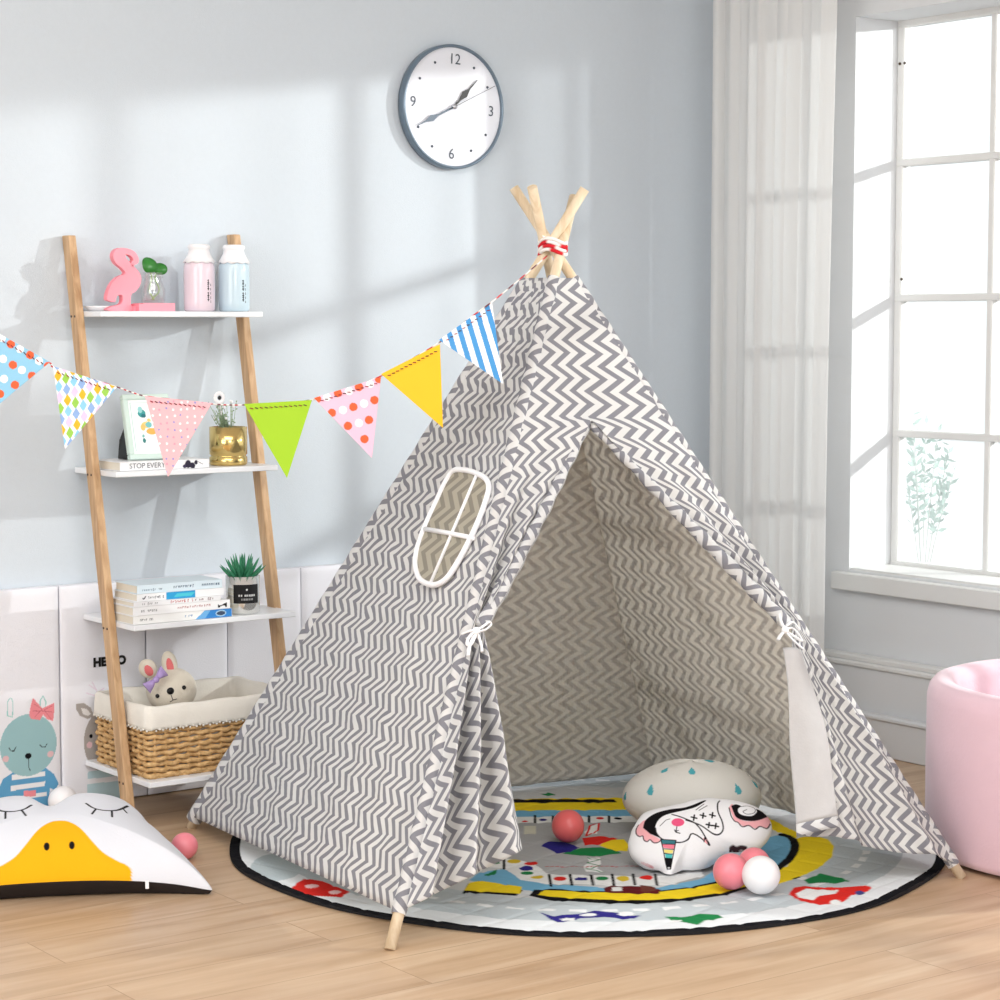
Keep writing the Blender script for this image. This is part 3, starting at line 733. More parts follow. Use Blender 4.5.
# ---- third board: five books, succulent in a silver glass
Z3 = zt[3]+0.0006
sy0 = yf[3]+0.010
X3 = lambda x, y=610: ony(x, y, sy0)[0]
sh_lbl = ['lowest book of the stack, white with a blue end on its spine', 'second lowest white book of the stack, with a small black mark on its spine',
          'thin white book in the middle of the stack with red lettering', 'second topmost book of the stack, white with bright blue spine block', 'pale blue book lying topmost on the stack']
specs = [(133, 232, 0.0195, (240, 240, 238), [('poly', [(0.62, 0), (1, 0), (1, 1), (0.72, 1)], (110, 175, 225)), ('poly', [(0.72, 0), (1, 0), (1, 1), (0.78, 1)], (52, 132, 205)), ('ell', (0.885, 0.5, 0.055, 0.38), (170, 205, 232)), ('ell', (0.885, 0.5, 0.045, 0.25), (60, 75, 100))]+dashes(0.05, 0.2, 0.5, (140, 140, 140), 8, 0.3, 1)+dashes(0.52, 0.6, 0.5, (120, 150, 190), 5, 0.3, 2)),
         (133, 230, 0.0200, (242, 242, 243), [('poly', [(0.87, 0.15), (0.87, 0.6), (0.89, 0.4), (0.92, 0.5), (0.97, 0.75), (0.97, 0.2), (0.95, 0.2), (0.94, 0.4), (0.9, 0.3), (0.89, 0.15)], (20, 20, 22))]+dashes(0.08, 0.25, 0.5, (150, 150, 152), 8, 0.32, 3)+dashes(0.45, 0.8, 0.55, (190, 150, 150), 14, 0.3, 4)),
         (134, 221, 0.0110, (238, 238, 240), dashes(0.1, 0.28, 0.5, (130, 130, 135), 9, 0.5, 5)+dashes(0.42, 0.68, 0.5, (190, 70, 70), 12, 0.6, 6)+dashes(0.7, 0.95, 0.5, (110, 60, 60), 10, 0.6, 7)),
         (138, 225, 0.0170, (242, 243, 245), [('poly', [(0.33, 0), (0.66, 0), (0.66, 1), (0.33, 1)], (48, 160, 215)), ('poly', [(0.42, 0.3), (0.62, 0.3), (0.66, 0.7), (0.45, 0.7)], (80, 200, 220)), ('line', [(0.06, 0.5), (0.075, 0.3), (0.10, 0.75)], (40, 45, 60), 0.015)]+dashes(0.12, 0.31, 0.45, (130, 135, 140), 9, 0.35, 8)),
         (139, 224, 0.0195, (214, 228, 236), dashes(0.06, 0.3, 0.4, (130, 150, 165), 12, 0.3, 9)+dashes(0.42, 0.98, 0.5, (95, 115, 135), 20, 0.35, 10))]
zc = Z3
for k, (xa, xb, h, cv, spn) in enumerate(specs):
    dy = [0, 0.0, 0.001, 0.004, 0.008][k]
    book(None, X3(xa), X3(xb), sy0+dy, sy0+0.135-0.004*k, zc, h, cv, sh_lbl[k], 'books on the ladder shelf', spn, (226, 218, 202)); zc += h+0.0004
gx = (X3(237)+X3(267.5))/2; gy = sy0+0.045
sg = thing('succulent_pot', (gx, gy, Z3), 'spiky green succulent in a silver glass with black label', 'plant')
silver = plain('silvered_glass', (225, 225, 222), 0.14, metal=0.85)
b_ = MB(); b_.lathe([(0, 0), (0.038, 0), (0.0405, 0.003), (0.0405, 0.089), (0.038, 0.089), (0.037, 0.078), (0, 0.077)], 48, (gx, gy, Z3)); b_.build('glass_pot', silver, sg)
b_ = MB(); k = 30; angc = math.atan2(-1, -0.42)
Pl = np.zeros((8, k, 3)); CL = np.zeros((8, k, 3)); lab_sh = [('ell', (0.5, 0.73, 0.03, 0.045), (230, 230, 230))]+dashes(0.2, 0.85, 0.42, (205, 205, 205), 9, 0.14, 3)+dashes(0.3, 0.75, 0.24, (150, 150, 150), 11, 0.06, 4)
nl = 60; nv = 40; Pl = np.zeros((nv, nl, 3)); A_, B_ = np.meshgrid(np.linspace(0, 1, nl), np.linspace(0, 1, nv))
an = angc-0.80+1.6*A_+0.12; Pl = np.stack([gx+0.0411*np.cos(an), gy+0.0411*np.sin(an), Z3+0.026+0.045*B_], -1)
b_.grid(Pl, 0, None, paint(A_, B_, (16, 16, 18), lab_sh)); b_.build('label', M['print'], sg)
sc_m = plain('succulent_green', (52, 128, 92), 0.5, vary=0.3, vscale=50)
rnd = random.Random(2)
for ring, (cnt, tilt, L) in enumerate(((11, 1.0, 0.052), (9, 0.62, 0.056), (6, 0.3, 0.058), (2, 0.08, 0.056))):
    for i in range(cnt):
        a = 2*PI*i/cnt+ring*0.4; d = V(math.sin(tilt)*math.cos(a), math.sin(tilt)*math.sin(a), math.cos(tilt)); o0 = V(gx, gy, Z3+0.076)+V(math.cos(a), math.sin(a), 0)*0.012*(1-ring*0.25)
        pth = [o0+d*L*t+V(0, 0, 0.010*t*t) for t in (0, .2, .45, .7, .9, 1.0)]
        l_ = MB(); l_.tube(pth, [0.004, 0.0052, 0.0052, 0.004, 0.002, 0.0004], 7, flat=0.7); l_.build('leaf', sc_m, sg)

# ---- bottom board: wicker basket with liner, plush bunny
Z4 = zt[4]+0.0006
wx0, wx1, wy0, wy1 = 2.301, 2.700, 4.462, 4.750
bc = V((wx0+wx1)/2, (wy0+wy1)/2, Z4)
bs = thing('wicker_basket', bc, 'woven wicker basket with cream lace liner on the lowest shelf', 'basket')
wick = wood_mat('wicker', (188, 146, 92), (222, 184, 130), (60, 60, 60), 0.7)
def rrect(hx, hy, r, n):
    pts = []; per = 4*(hx+hy)-8*r+2*PI*r; 
    for i in range(n):
        s = per*i/n; segs = [2*(hx-r), PI*r/2, 2*(hy-r), PI*r/2, 2*(hx-r), PI*r/2, 2*(hy-r), PI*r/2]; k = 0
        while s > segs[k]: s -= segs[k]; k += 1
        if k == 0: p, nn = (-hx+r+s, -hy), (0, -1)
        elif k == 2: p, nn = (hx, -hy+r+s), (1, 0)
        elif k == 4: p, nn = (hx-r-s, hy), (0, 1)
        elif k == 6: p, nn = (-hx, hy-r-s), (-1, 0)
        else:
            a0 = {1: -PI/2, 3: 0, 5: PI/2, 7: PI}[k]; a = a0+s/r; cc = {1: (hx-r, -hy+r), 3: (hx-r, hy-r), 5: (-hx+r, hy-r), 7: (-hx+r, -hy+r)}[k]
            p, nn = (cc[0]+r*math.cos(a), cc[1]+r*math.sin(a)), (math.cos(a), math.sin(a))
        pts.append((p, nn))
    return pts
hx, hy = (wx1-wx0)/2-0.010, (wy1-wy0)/2-0.010
HB = 0.163
nst = 44; base_n = nst*8; rr = rrect(hx, hy, 0.014, base_n)
wv = MB(); rows = 13; ztop_ = HB-0.036
for k in range(rows):
    z = Z4+0.0078+k*(HB-0.012)/(rows-1); sgn = 1 if k % 2 else -1
    if z > Z4+ztop_: continue
    pth = []
    for i in range(0, base_n, 1):
        (px, py), (nx, ny) = rr[i]; off = 0.0035*sgn*math.sin(2*PI*i/16.0)
        pth.append((bc[0]+px+nx*off, bc[1]+py+ny*off, z+0.0012*math.sin(i*0.7+k)))
    wv.tube(pth, 0.0058, 6, closed=True)
wv.build('weave', wick, bs)
sv = MB()
for i in range(0, base_n, 8):
    (px, py), (nx, ny) = rr[i]; sv.tube([(bc[0]+px, bc[1]+py, Z4), (bc[0]+px, bc[1]+py, Z4+HB-0.05)], 0.0035, 6)
sv.build('stake', wick, bs)['kind'] = 'stuff'
bo_ = MB(); bo_.box((bc[0], bc[1], Z4+0.003), (hx, hy, 0.003)); bo_.build('basket_bottom', wick, bs)
ln = MB(); rl = rrect(hx+0.0055, hy+0.0055, 0.019, 300); ri = rrect(hx-0.010, hy-0.010, 0.014, 300)
prof = [('o', 0.005, HB-0.046), ('o', 0.0055, HB-0.040), ('o', 0.0045, HB-0.02), ('o', 0.002, HB), ('m', -0.004, HB+0.006), ('i', 0.0, HB+0.002), ('i', 0.0, HB-0.04), ('i', -0.002, 0.05), ('i', -0.004, 0.012)]
P = np.zeros((len(prof), 300, 3)); colr = np.zeros((len(prof), 300, 3)); colr[:] = lin((232, 226, 214))
for i in range(300):
    for k, (w_, off, z) in enumerate(prof):
        (px, py), (nx, ny) = (rl if w_ in 'om' else ri)[i]
        dz = -0.004*abs(math.sin(i*PI*46/300)) if k == 0 else 0.0012*math.sin(i*0.25+k) if k in (3, 4, 5) else 0
        o_ = off+(0.0008*math.sin(i*0.23)+0.0006*math.sin(i*0.61) if k in (1, 2) else 0)
        P[k, i] = (bc[0]+px+nx*o_, bc[1]+py+ny*o_, Z4+z+dz)
ln.grid(P, wrap_c=True)
liner = plain('cream_linen', (234, 229, 219), 0.95, vary=0.03, vscale=60, bump=0.4, bscale=250)
lo = ln.build('liner', liner, bs); lo.modifiers.new('t', 'SOLIDIFY').thickness = 0.001
lc = MB()
for i in range(0, 300, 2):
    (px, py), (nx, ny) = rl[i]; lc.sphere((bc[0]+px+nx*0.005, bc[1]+py+ny*0.005, Z4+HB-0.0475-0.003*(i % 4 == 0)), (0.0028, 0.0028, 0.0026), 6, 4)
lc.build('lace_edge', liner, bs)

# plush bunny
hc = ony(171.5, 690, 4.625); hr = 0.062
pl = thing('plush_bunny', (hc[0], hc[1], Z4+0.02), 'cream plush bunny with purple bow peeking out of the basket', 'plush toy')
plush = plain('cream_plush', (226, 217, 200), 1.0, sheen=0.4, bump=0.6, bscale=300, vary=0.06, vscale=40)
b_ = MB(); b_.sphere(hc, (0.062, 0.052, 0.054), 30, 20)
b_.sphere((hc[0], hc[1]+0.004, Z4+0.020+0.045), (0.055, 0.048, 0.045), 24, 14); b_.tube([hc-V(0, 0, 0.03), (hc[0], hc[1]+0.003, Z4+0.10)], [0.035, 0.04], 16)
b_.build('body', plush, pl)
def ear(basep, tip, w):
    d = tip-basep; L = np.linalg.norm(d); d /= L; f = V(-0.45, -0.88, 0.05); s_ = np.cross(d, f); s_ /= np.linalg.norm(s_); f = np.cross(s_, d)
    ax = np.array([s_, f, d]); e = MB(); e.sphere(basep+d*L*0.5, (w, 0.011, L*0.56), 20, 14, ax=ax); eo = e.build('ear', plush, pl)
    e = MB(); e.sphere(basep+d*L*0.46+f*0.0075, (w*0.5, 0.005, L*0.36), 16, 10, ax=ax); e.build('inner_ear', plain('coral_felt', (232, 120, 122), 0.9), eo)
ear(ony(152, 676, 4.622), ony(143.5, 661, 4.622), 0.021)
ear(ony(172, 675, 4.622), ony(167, 652.5, 4.622), 0.0185)
bow = plain('purple_ribbon', (176, 152, 206), 0.6, vary=0.1, vscale=60)
bc0 = ony(155.5, 679.5, 4.575)
b_ = MB()
for sg_, t in ((-1, 1.0), (1, 1.0)):
    d = ony(163, 672, 4.575)-ony(148, 687, 4.575); d /= np.linalg.norm(d); u_ = np.cross(d, V(0, -1, 0))
    P = np.zeros((9, 14, 3))
    for i in range(9):
        r = i/8
        for j in range(14):
            a = 2*PI*j/14; P[i, j] = bc0+d*sg_*(0.004+0.026*r)+u_*math.cos(a)*(0.004+0.012*r)+V(0, -1, 0)*math.sin(a)*(0.003+0.007*math.sin(PI*min(1, r*1.1)))
    b_.grid(P, wrap_c=True)
    b_.add([P[8, j] for j in range(14)], [tuple(range(14))])
b_.sphere(bc0+V(0, -0.003, 0), (0.008, 0.008, 0.008), 12, 8); b_.build('bow', bow, pl)
def onhead(x, y):
    r = ray(x, y); R = V(0.062, 0.052, 0.054); o_ = (ORIG-hc)/R; d = r/R
    A = d@d; B = 2*o_@d; C_ = o_@o_-1; t = (-B-math.sqrt(max(0, B*B-4*A*C_)))/(2*A); return ORIG+r*t
for (x, y) in ((157.5, 696), (184, 687.5)):
    b_ = MB(); b_.sphere(onhead(x, y), 0.0052, 12, 8); b_.build('eye', M['black'], pl)
b_ = MB(); b_.sphere(onhead(170.5, 691), (0.0095, 0.006, 0.0085), 14, 10); b_.build('nose', M['black'], pl)
b_ = MB(); b_.tube([onhead(x, y) for x, y in ((171, 695), (173, 700), (170, 702))], 0.001, 5); b_.tube([onhead(x, y) for x, y in ((173, 700), (177, 699))], 0.001, 5); b_.build('mouth', M['black'], pl)

# ------------------------------------------------------------------ wall clock
cc = ony(454.0, 106.8, WY-0.028); cR = 0.1630
ck = thing('wall_clock', (cc[0], WY-0.025, cc[2]), 'round white wall clock with slate rim on the back wall', 'clock')
roll = math.radians(2.6); ex = V(math.cos(roll), 0, -math.sin(roll)); ey = V(math.sin(roll), 0, math.cos(roll)); nz_c = V(0, -1, 0)
CA = np.array([ex, ey, nz_c]); c0 = V(cc[0], WY-0.002, cc[2])
slate = plain('slate_metal', (112, 128, 142), 0.3, metal=0.4)
b_ = MB(); b_.lathe([(cR-0.02, 0.0), (cR-0.004, 0.0), (cR, 0.004), (cR, 0.026), (cR-0.003, 0.030), (cR-0.006, 0.030), (cR-0.008, 0.026), (cR-0.008, 0.021)], 96, c0, 0, CA); b_.build('rim', slate, ck)
b_ = MB(); b_.lathe([(cR-0.008, 0.021), (cR*0.5, 0.0215), (0, 0.0215)], 96, c0, 0, CA); b_.build('face', plain('clock_face', (230, 232, 239), 0.5), ck)
fc0 = c0+nz_c*0.0218
NG = plain('numeral_grey', (72, 80, 92), 0.5)
for s_, (x, y) in (('12', (0.0, 0.124)), ('3', (0.124, 0)), ('6', (0, -0.124)), ('9', (-0.128, 0))):
    vs, fs = text_geo(s_, 0.039, fc0+ex*x+ey*y, ex, ey, lift=0.0006); num = MB(); num.add(vs, fs, smooth=False); num.build('numeral', NG, ck)
for h in (1, 2, 4, 5, 7, 8, 10, 11):
    a = PI/2-h*PI/6; num = MB(); num.lathe([(0, 0.0012), (0.0035, 0.0012), (0.0035, 0.0)], 12, fc0+ex*0.126*math.cos(a)+ey*0.126*math.sin(a), 0, CA); num.build('hour_dot', NG, ck)
def hand(ang, L, back, w, spade, z, mat, name):
    d = ex*math.cos(ang)+ey*math.sin(ang); s_ = -ex*math.sin(ang)+ey*math.cos(ang); o0 = fc0+nz_c*z
    pts = [(-back, -w), (spade-0.022, -w), (spade, -w*3.6), (spade+0.02, -w*0.8), (L, -w*0.35), (L, w*0.35), (spade+0.02, w*0.8), (spade, w*3.6), (spade-0.022, w), (-back, w)]
    h_ = MB(); h_.prism(pts, o0, d, s_, nz_c, 0.0015); h_.build(name, mat, ck, recalc=True)
hand(math.radians(90-43), 0.106, 0.005, 0.0026, 0.050, 0.003, M['black'], 'hour_hand')
hand(math.radians(180+27.5), 0.130, 0.005, 0.0024, 0.080, 0.006, plain('hand_slate', (60, 80, 100), 0.3), 'minute_hand')
d = math.radians(28)
h_ = MB(); dd = ex*math.cos(d)+ey*math.sin(d); h_.tube([fc0+nz_c*0.009-dd*0.02, fc0+nz_c*0.009+dd*0.145], 0.0007, 6); h_.build('second_hand', M['black'], ck)
h_ = MB(); h_.lathe([(0, 0.012), (0.006, 0.011), (0.0065, 0.0)], 16, fc0, 0, CA); h_.build('pin', plain('pin_metal', (200, 200, 205), 0.3, metal=0.8), ck)

# ------------------------------------------------------------------ teepee
FT = dict(F=V(2.205, 3.322, 0), R=V(3.459, 3.054, 0), L=V(2.385, 4.418, 0), B=V(3.635, 4.235, 0.0135))
TP = dict(F=V(2.990, 3.771, 1.427), R=V(2.864, 3.820, 1.444), L=V(2.967, 3.705, 1.440), B=V(2.846, 3.732, 1.441))
tee = thing('play_tent', (2.92, 3.757, 0), 'grey and cream chevron play teepee with tied back door flaps', 'tent')
def pole(k, z): return FT[k]+(TP[k]-FT[k])*((z-FT[k][2])/(TP[k][2]-FT[k][2]))
for k in 'FRLB':
    b_ = MB(); d = TP[k]-FT[k]; pts = [FT[k]+d*t for t in np.linspace(0, 1, 12)]
    b_.tube(pts, 0.0108, 16); b_.build('pole', M['pole'], tee)
ZTOP = 1.245
zb = dict(F=0.062, R=0.030, L=0.024, B=0.022)
cen = V(2.92, 3.757, 0.6)
rng = np.random.RandomState(11)
def wr(u, v, s=0):
    return (math.sin(u*23+v*9+s)+math.sin(u*11-v*17+1.3*s)+0.7*math.sin(v*31+u*5+2*s))/2.7
def finish(mb, name, mats, parent, label=None, th=0.0016):
    o = mb.build(name, mats, parent)
    # outer side faces away from the tent axis
    me = o.data; acc = 0.0
    for p in me.polygons:
        c = np.array(p.center); n_ = np.array(p.normal); w = c-cen; w[2] = 0; acc += float(n_@w)*p.area
    if acc < 0: me.flip_normals()
    md = o.modifiers.new('cloth', 'SOLIDIFY'); md.thickness = th; md.offset = -1; md.material_offset = 1; md.material_offset_rim = 0
    if label: o['label'] = label
    return o
def side_panel(k1, k2, seed, name, label, amp=0.004, sag=0.012):
    nr, nc = 90, 60; P = np.zeros((nr, nc, 3)); UV = np.zeros((nr, nc, 2))
    n_ = np.cross(FT[k2]-FT[k1], pole(k1, 1.2)-FT[k1]); n_ /= np.linalg.norm(n_); w = (FT[k1]+FT[k2])/2-cen; w[2] = 0
    if n_@w < 0: n_ = -n_
    L = 1.33; US = 1.22 if seed == 1.0 else 1.0
    o1, o2 = (0.0125 if k1 != 'B' else -0.024), (0.0125 if k2 != 'B' else -0.024)
    for i in range(nr):
        s = i/(nr-1); a = pole(k1, ZTOP+(zb[k1]-ZTOP)*s); c = pole(k2, ZTOP+(zb[k2]-ZTOP)*s); W = np.linalg.norm(c-a)
        for j in range(nc):
            t = j/(nc-1); e = min(1, 6*min(t, 1-t))
            h = sum(0.25*math.sin(PI*t) for _ in (0,))
            P[i, j] = a+(c-a)*t+n_*(o1+(o2-o1)*t-sag*math.sin(PI*t)*math.sin(PI*min(1, s*1.05))+amp*e*wr(t*W*4, s*L*1.0, seed)*s)
            P[i, j, 2] += 0.0
            UV[i, j] = ((t-0.5)*W*US+0.005*wr(t*2, s*3, seed), s*L+0.005*wr(s*2, t*2, seed+2))
            P[i, j, 2] = max(P[i, j, 2], 0.017)
    b_ = MB(); b_.grid(P, 0, UV); return finish(b_, name, [M['chev_out'], M['chev_in']], tee, label)
side_panel('F', 'L', 1.0, 'canvas_panel', 'left chevron canvas wall with a small framed window')
side_panel('L', 'B', 2.0, 'canvas_panel', 'rear chevron canvas wall seen from inside')
side_panel('R', 'B', 3.0, 'canvas_panel', 'right chevron canvas wall seen from inside')
# pole sleeves
for k in 'FRLB':
    z0, z1 = zb[k]-0.004, ZTOP+0.004; n_ = 140; rr_ = []; pts = []
    out = FT[k]-V(2.92, 3.757, 0); out /= np.linalg.norm(out)
    for i in range(n_):
        z = z0+(z1-z0)*i/(n_-1); q = {'F': 0.0140, 'R': 0.0135, 'L': 0.0185-0.005*(i/n_)**2, 'B': 0.0135}[k]+0.0006*math.sin(i*0.9)
        rr_.append(q); pts.append(pole(k, z)+out*(0.004 if k == 'L' else 0.0005))
    b_ = MB(); b_.tube(pts, rr_, 18, cap=False)
    o = b_.build('pole_sleeve', [M['chev_out'], M['chev_in']], tee)
# the two halves of the door side
nF = np.cross(FT['R']-FT['F'], pole('F', 1.2)-FT['F']); nF /= np.linalg.norm(nF)
if nF[1] > 0: nF = -nF
oF = (FT['F']+FT['R'])/2
def onfront(x, y, off=0.0): return onplane(x, y, oF+nF*off, nF)
def zs(k, s): return ZTOP+(zb[k]-ZTOP)*s
def s_at(k, z): return (z-ZTOP)/(zb[k]-ZTOP)
Opt = onfront(587, 424); midtop = (pole('F', ZTOP)+pole('R', ZTOP))/2
def door(side):
    k = 'F' if side < 0 else 'R'
    T = onfront(479, 630, 0.012) if side < 0 else onfront(787, 630, 0.012)
    sO = s_at(k, Opt[2]); sT = s_at(k, T[2]); Cn = onfront(518, 852, 0.01) if side < 0 else onfront(797, 836, 0.012)
    nr, nc = 150, 110; P = np.zeros((nr, nc, 3)); UV = np.zeros((nr, nc, 2)); Lk = 1.33; arc = np.zeros(nc); prev = np.zeros((nc, 3))
    midbot = (pole('F', zb['F'])+pole('R', zb['R']))/2
    flatL = [np.linalg.norm((pole(k, ZTOP)-pole(k, zb[k]))*(1-t)+(midtop-midbot)*t) for t in np.linspace(0, 1, nc)]
    for i in range(nr):
        s = i/(nr-1); a = pole(k, zs(k, s)); hw = 0.5*np.linalg.norm(pole('F', zs('F', s))-pole('R', zs('R', s)))
        if s <= sO: I = midtop+(Opt-midtop)*(s/sO); g = 0
        elif s <= sT: q = (s-sO)/(sT-sO); I = Opt+(T-Opt)*q; g = q**1.2
        else: q = (s-sT)/(1-sT); I = T+(Cn-T)*q; g = 1
        comp = np.linalg.norm(I-a)/(hw+1e-6)
        for j in range(nc):
            t = j/(nc-1)
            amp = 0.0
            if s > sO: amp = 0.020*min(1, (s-sO)/(sT-sO)*1.2) if s <= sT else 0.010+0.030*min(1, ((s-sT)/(1-sT))*2.0)
            if s > sO and abs(s-sT) < 0.06: amp *= 0.35+0.65*abs(s-sT)/0.06
            env = min(1, 5*t)
            wl = 3.2 if s > sT else 2.0
            bl = min(1, max(0, (s-sT+0.03)/0.06)); f1 = math.sin(2*PI*2.0*t-0.8); f2 = math.sin(2*PI*(2.7 if side < 0 else 1.7)*t-0.6+0.4*side)+0.2*math.sin(2*PI*6*t+1)
            fold = amp*env*((1-bl)*f1+bl*f2)
            if side > 0:
                tf = 1.0
                P[i, j] = a+(I-a)*t+nF*(0.0125+max(fold, -0.012)*0.7+0.012*t*(g > 0))
            else:
                P[i, j] = a+(I-a)*t+nF*(0.0125+fold+0.012*t*(g > 0))
            dro = 0.0
            if s > sT:   # hem hangs in a scalloped line between the pole and the raised corner
                dro = -0.0
            P[i, j, 2] = max(P[i, j, 2]+dro, 0.018)
            base_ = a+(I-a)*t; arc[j] = 0 if i == 0 else arc[j]+np.linalg.norm(base_-prev[j]); prev[j] = base_
            UV[i, j] = (side*(1-t)*hw+0.2, arc[j]*Lk/flatL[j])
    # cut the lining turn-back separately on the right
    b_ = MB(); b_.grid(P, 0, UV)
    o = finish(b_, 'door_flap', [M['chev_out'], M['chev_in']], tee, 'left door flap gathered and tied' if side < 0 else 'right door flap gathered and tied')
    return P, UV
PL_, _ = door(-1)
PR_, _ = door(1)
# right flap: the free edge is turned back outwards and shows its reverse
tb = MB(); nr, nc = 50, 22; P = np.zeros((nr, nc, 3)); UV = np.zeros((nr, nc, 2))
top_l, top_r = onfront(783, 648, 0.05), onfront(802, 652, 0.052); bot_l, bot_r = onfront(797, 836, 0.060), onfront(839, 827, 0.068)
for i in range(nr):
    q = i/(nr-1)
    for j in range(nc):
        t = j/(nc-1); l = top_l+(bot_l-top_l)*q+nF*0.004*math.sin(5*q); r = top_r+(bot_r-top_r)*q+(onfront(825, 720, .04)-onfront(819, 720, .04))*math.sin(PI*q)
        P[i, j] = l+(r-l)*t+nF*(0.012*math.sin(PI*t)+0.004*math.sin(9*q+4*t)); UV[i, j] = (t*0.09, q*0.4)
mi = MB(); mi.grid(P[:47], 0, UV[:47]); mi.grid(P[46:], 1, UV[46:])
o = mi.build('turned_flap', [M['lining'], M['chev_out']], tee); o.modifiers.new('t', 'SOLIDIFY').thickness = 0.0015; o['label'] = 'grey reverse of the right flap, turned outwards'
# rolled hems along the opening above the ties
for side, T in ((-1, onfront(479, 628, 0.02)), (1, onfront(787, 628, 0.02))):
    b_ = MB(); n_ = 60; pts = []; rr_ = []
    for i in range(n_):
        q = i/(n_-1); pts.append(Opt+(T-Opt)*q+nF*(0.010+0.006*math.sin(PI*q))+V(0, 0, -0.004*math.sin(PI*q)))
        rr_.append(0.007+0.011*q*(1-0.55*q**6)+0.0015*math.sin(i*0.8))
    b_.tube(pts, rr_, 14); b_.build('rolled_hem', [M['chev_out'], M['chev_in']], tee)
# white tie bows
def ribbon(mb, pts, w=0.0042): mb.tube(smooth_path(pts, 6), w, 8, flat=0.45)
b_ = MB(); f = lambda x, y, o=0.045: onfront(x, y, o)
ribbon(b_, [f(462, 634, .03), f(470, 631), f(476, 630)], .005); ribbon(b_, [f(476, 630), f(482, 627), f(489, 622), f(491, 625), f(485, 630), f(477, 632)]); ribbon(b_, [f(475, 631), f(469, 637), f(467, 644), f(471, 645), f(475, 638), f(477, 632)])
ribbon(b_, [f(476, 632), f(470, 645), f(468, 656)]); ribbon(b_, [f(477, 632), f(481, 644), f(482, 652)]); b_.sphere(f(476, 631, .047), 0.008, 12, 8); b_.build('tie_bow', M['white_tape'], tee)
b_ = MB()
ribbon(b_, [f(779, 614), f(781, 622), f(785, 630)], .005); ribbon(b_, [f(785, 630), f(780, 636), f(778, 640)], .005); ribbon(b_, [f(785, 630), f(792, 628), f(800, 636), f(802, 641), f(795, 637), f(786, 631)]); ribbon(b_, [f(785, 631), f(793, 640), f(803, 649)], .005); ribbon(b_, [f(786, 626), f(793, 622), f(800, 630)], .004)
b_.sphere(f(785, 630, .047), 0.008, 12, 8); b_.build('tie_bow', M['white_tape'], tee)
# small window on the left wall
nL = np.cross(FT['L']-FT['F'], pole('F', 1.2)-FT['F']); nL /= np.linalg.norm(nL)
if nL[0] > 0: nL = -nL
def onleft(x, y, off=0.0): return onplane(x, y, (FT['F']+FT['L'])/2+nL*off, nL)
wpx = [(453, 471), (463, 470), (473, 472), (485, 478), (489, 487), (486, 500), (480, 517), (473, 533), (465, 549), (456, 565), (446, 579), (434, 585), (422, 581), (417, 573), (415.5, 561), (418, 546), (424, 529), (431, 513), (438, 498), (445, 483)]
loop = [onleft(x, y, 0.0175) for x, y in smooth_loop(wpx, 4)]
b_ = MB(); b_.tube(loop, 0.0062, 8, closed=True); wo = b_.build('window_trim', M['white_tape'], tee)
b_ = MB(); b_.tube([onleft(477, 474, .0185), onleft(455, 526, .0185), onleft(431, 582, .0185)], 0.0038, 8); b_.tube([onleft(425, 529, .019), onleft(448, 533, .019), onleft(473, 538, .019)], 0.0052, 8); b_.build('window_cross', M['white_tape'], wo)
e1 = (FT['L']-FT['F'])/np.linalg.norm(FT['L']-FT['F']); e2 = np.cross(nL, e1)
cpt = np.mean(loop, 0); b_ = MB(); vs = [cpt]+loop; k = len(loop)
vsl = [p-nL*0.002 for p in vs]
b_.add(vsl, [(0, 1+i, 1+(i+1) % k) for i in range(k)], 0, [((p-cpt)@e1, (p-cpt)@e2) for p in vs], smooth=False)
no = b_.build('window_screen', M['chev_net'], wo); no.modifiers.new('t', 'SOLIDIFY').thickness = 0.001; no['label'] = 'taupe chevron screen of the small window'
# cord lashing the poles
b_ = MB(); n_ = 150; pts = []; cl = []
for i in range(n_):
    q = i/(n_-1); a = q*2*PI*4.5; pts.append(V(2.921+0.024*math.cos(a), 3.757+0.036*math.sin(a), 1.300+0.036*q+0.007*math.sin(2*a+1)))
    cl.append(lin((206, 44, 52)) if (i//5) % 2 == 0 and q < 0.75 else lin((240, 236, 232)))
b_.tube(pts, 0.0040, 7, col=cl); b_.build('lashing_cord', M['print_cloth'], tee)

# ------------------------------------------------------------------ bunting
tops = [(547, 256), (520, 279), (493, 301), (466, 321), (440, 342), (410, 360), (381, 376), (348, 389), (313, 399.5), (278, 404), (243, 405), (228, 405), (212, 404), (178, 400), (145, 396), (131, 392), (117, 387), (85, 377), (53, 367), (50, 363), (25, 350), (-8, 331), (-60, 305)]
def bd(x): return np.interp(x, [-60, 50, 243, 380, 440, 493, 547], [4.50, 4.50, 4.50, 4.48, 4.46, 4.47, 4.70])
tp = [atdepth(x, y, bd(x)) for x, y in tops]
bn = thing('bunting', tp[8], 'paper bunting of seven triangular flags strung from the tent top', 'bunting')
tp = tp+[V(1.15, WY-0.016, 1.46)]
spth = smooth_path(tp, 14); pal = [lin((196, 60, 66)), lin((240, 236, 232)), lin((110, 60, 70)), lin((240, 236, 232))]
b_ = MB(); b_.tube(spth, 0.0015, 6, col=[pal[(i//3) % 4] for i in range(len(spth))]); b_.build('twine', M['print'], bn)
b_ = MB(); b_.tube([V(1.15, WY-0.001, 1.475), V(1.15, WY-0.012, 1.475), V(1.15, WY-0.018, 1.468), V(1.15, WY-0.018, 1.456), V(1.15, WY-0.024, 1.452), V(1.15, WY-0.028, 1.460)], 0.0018, 8); b_.build('hook', plain('hook_metal', (200, 200, 204), 0.3, metal=0.9), bn)
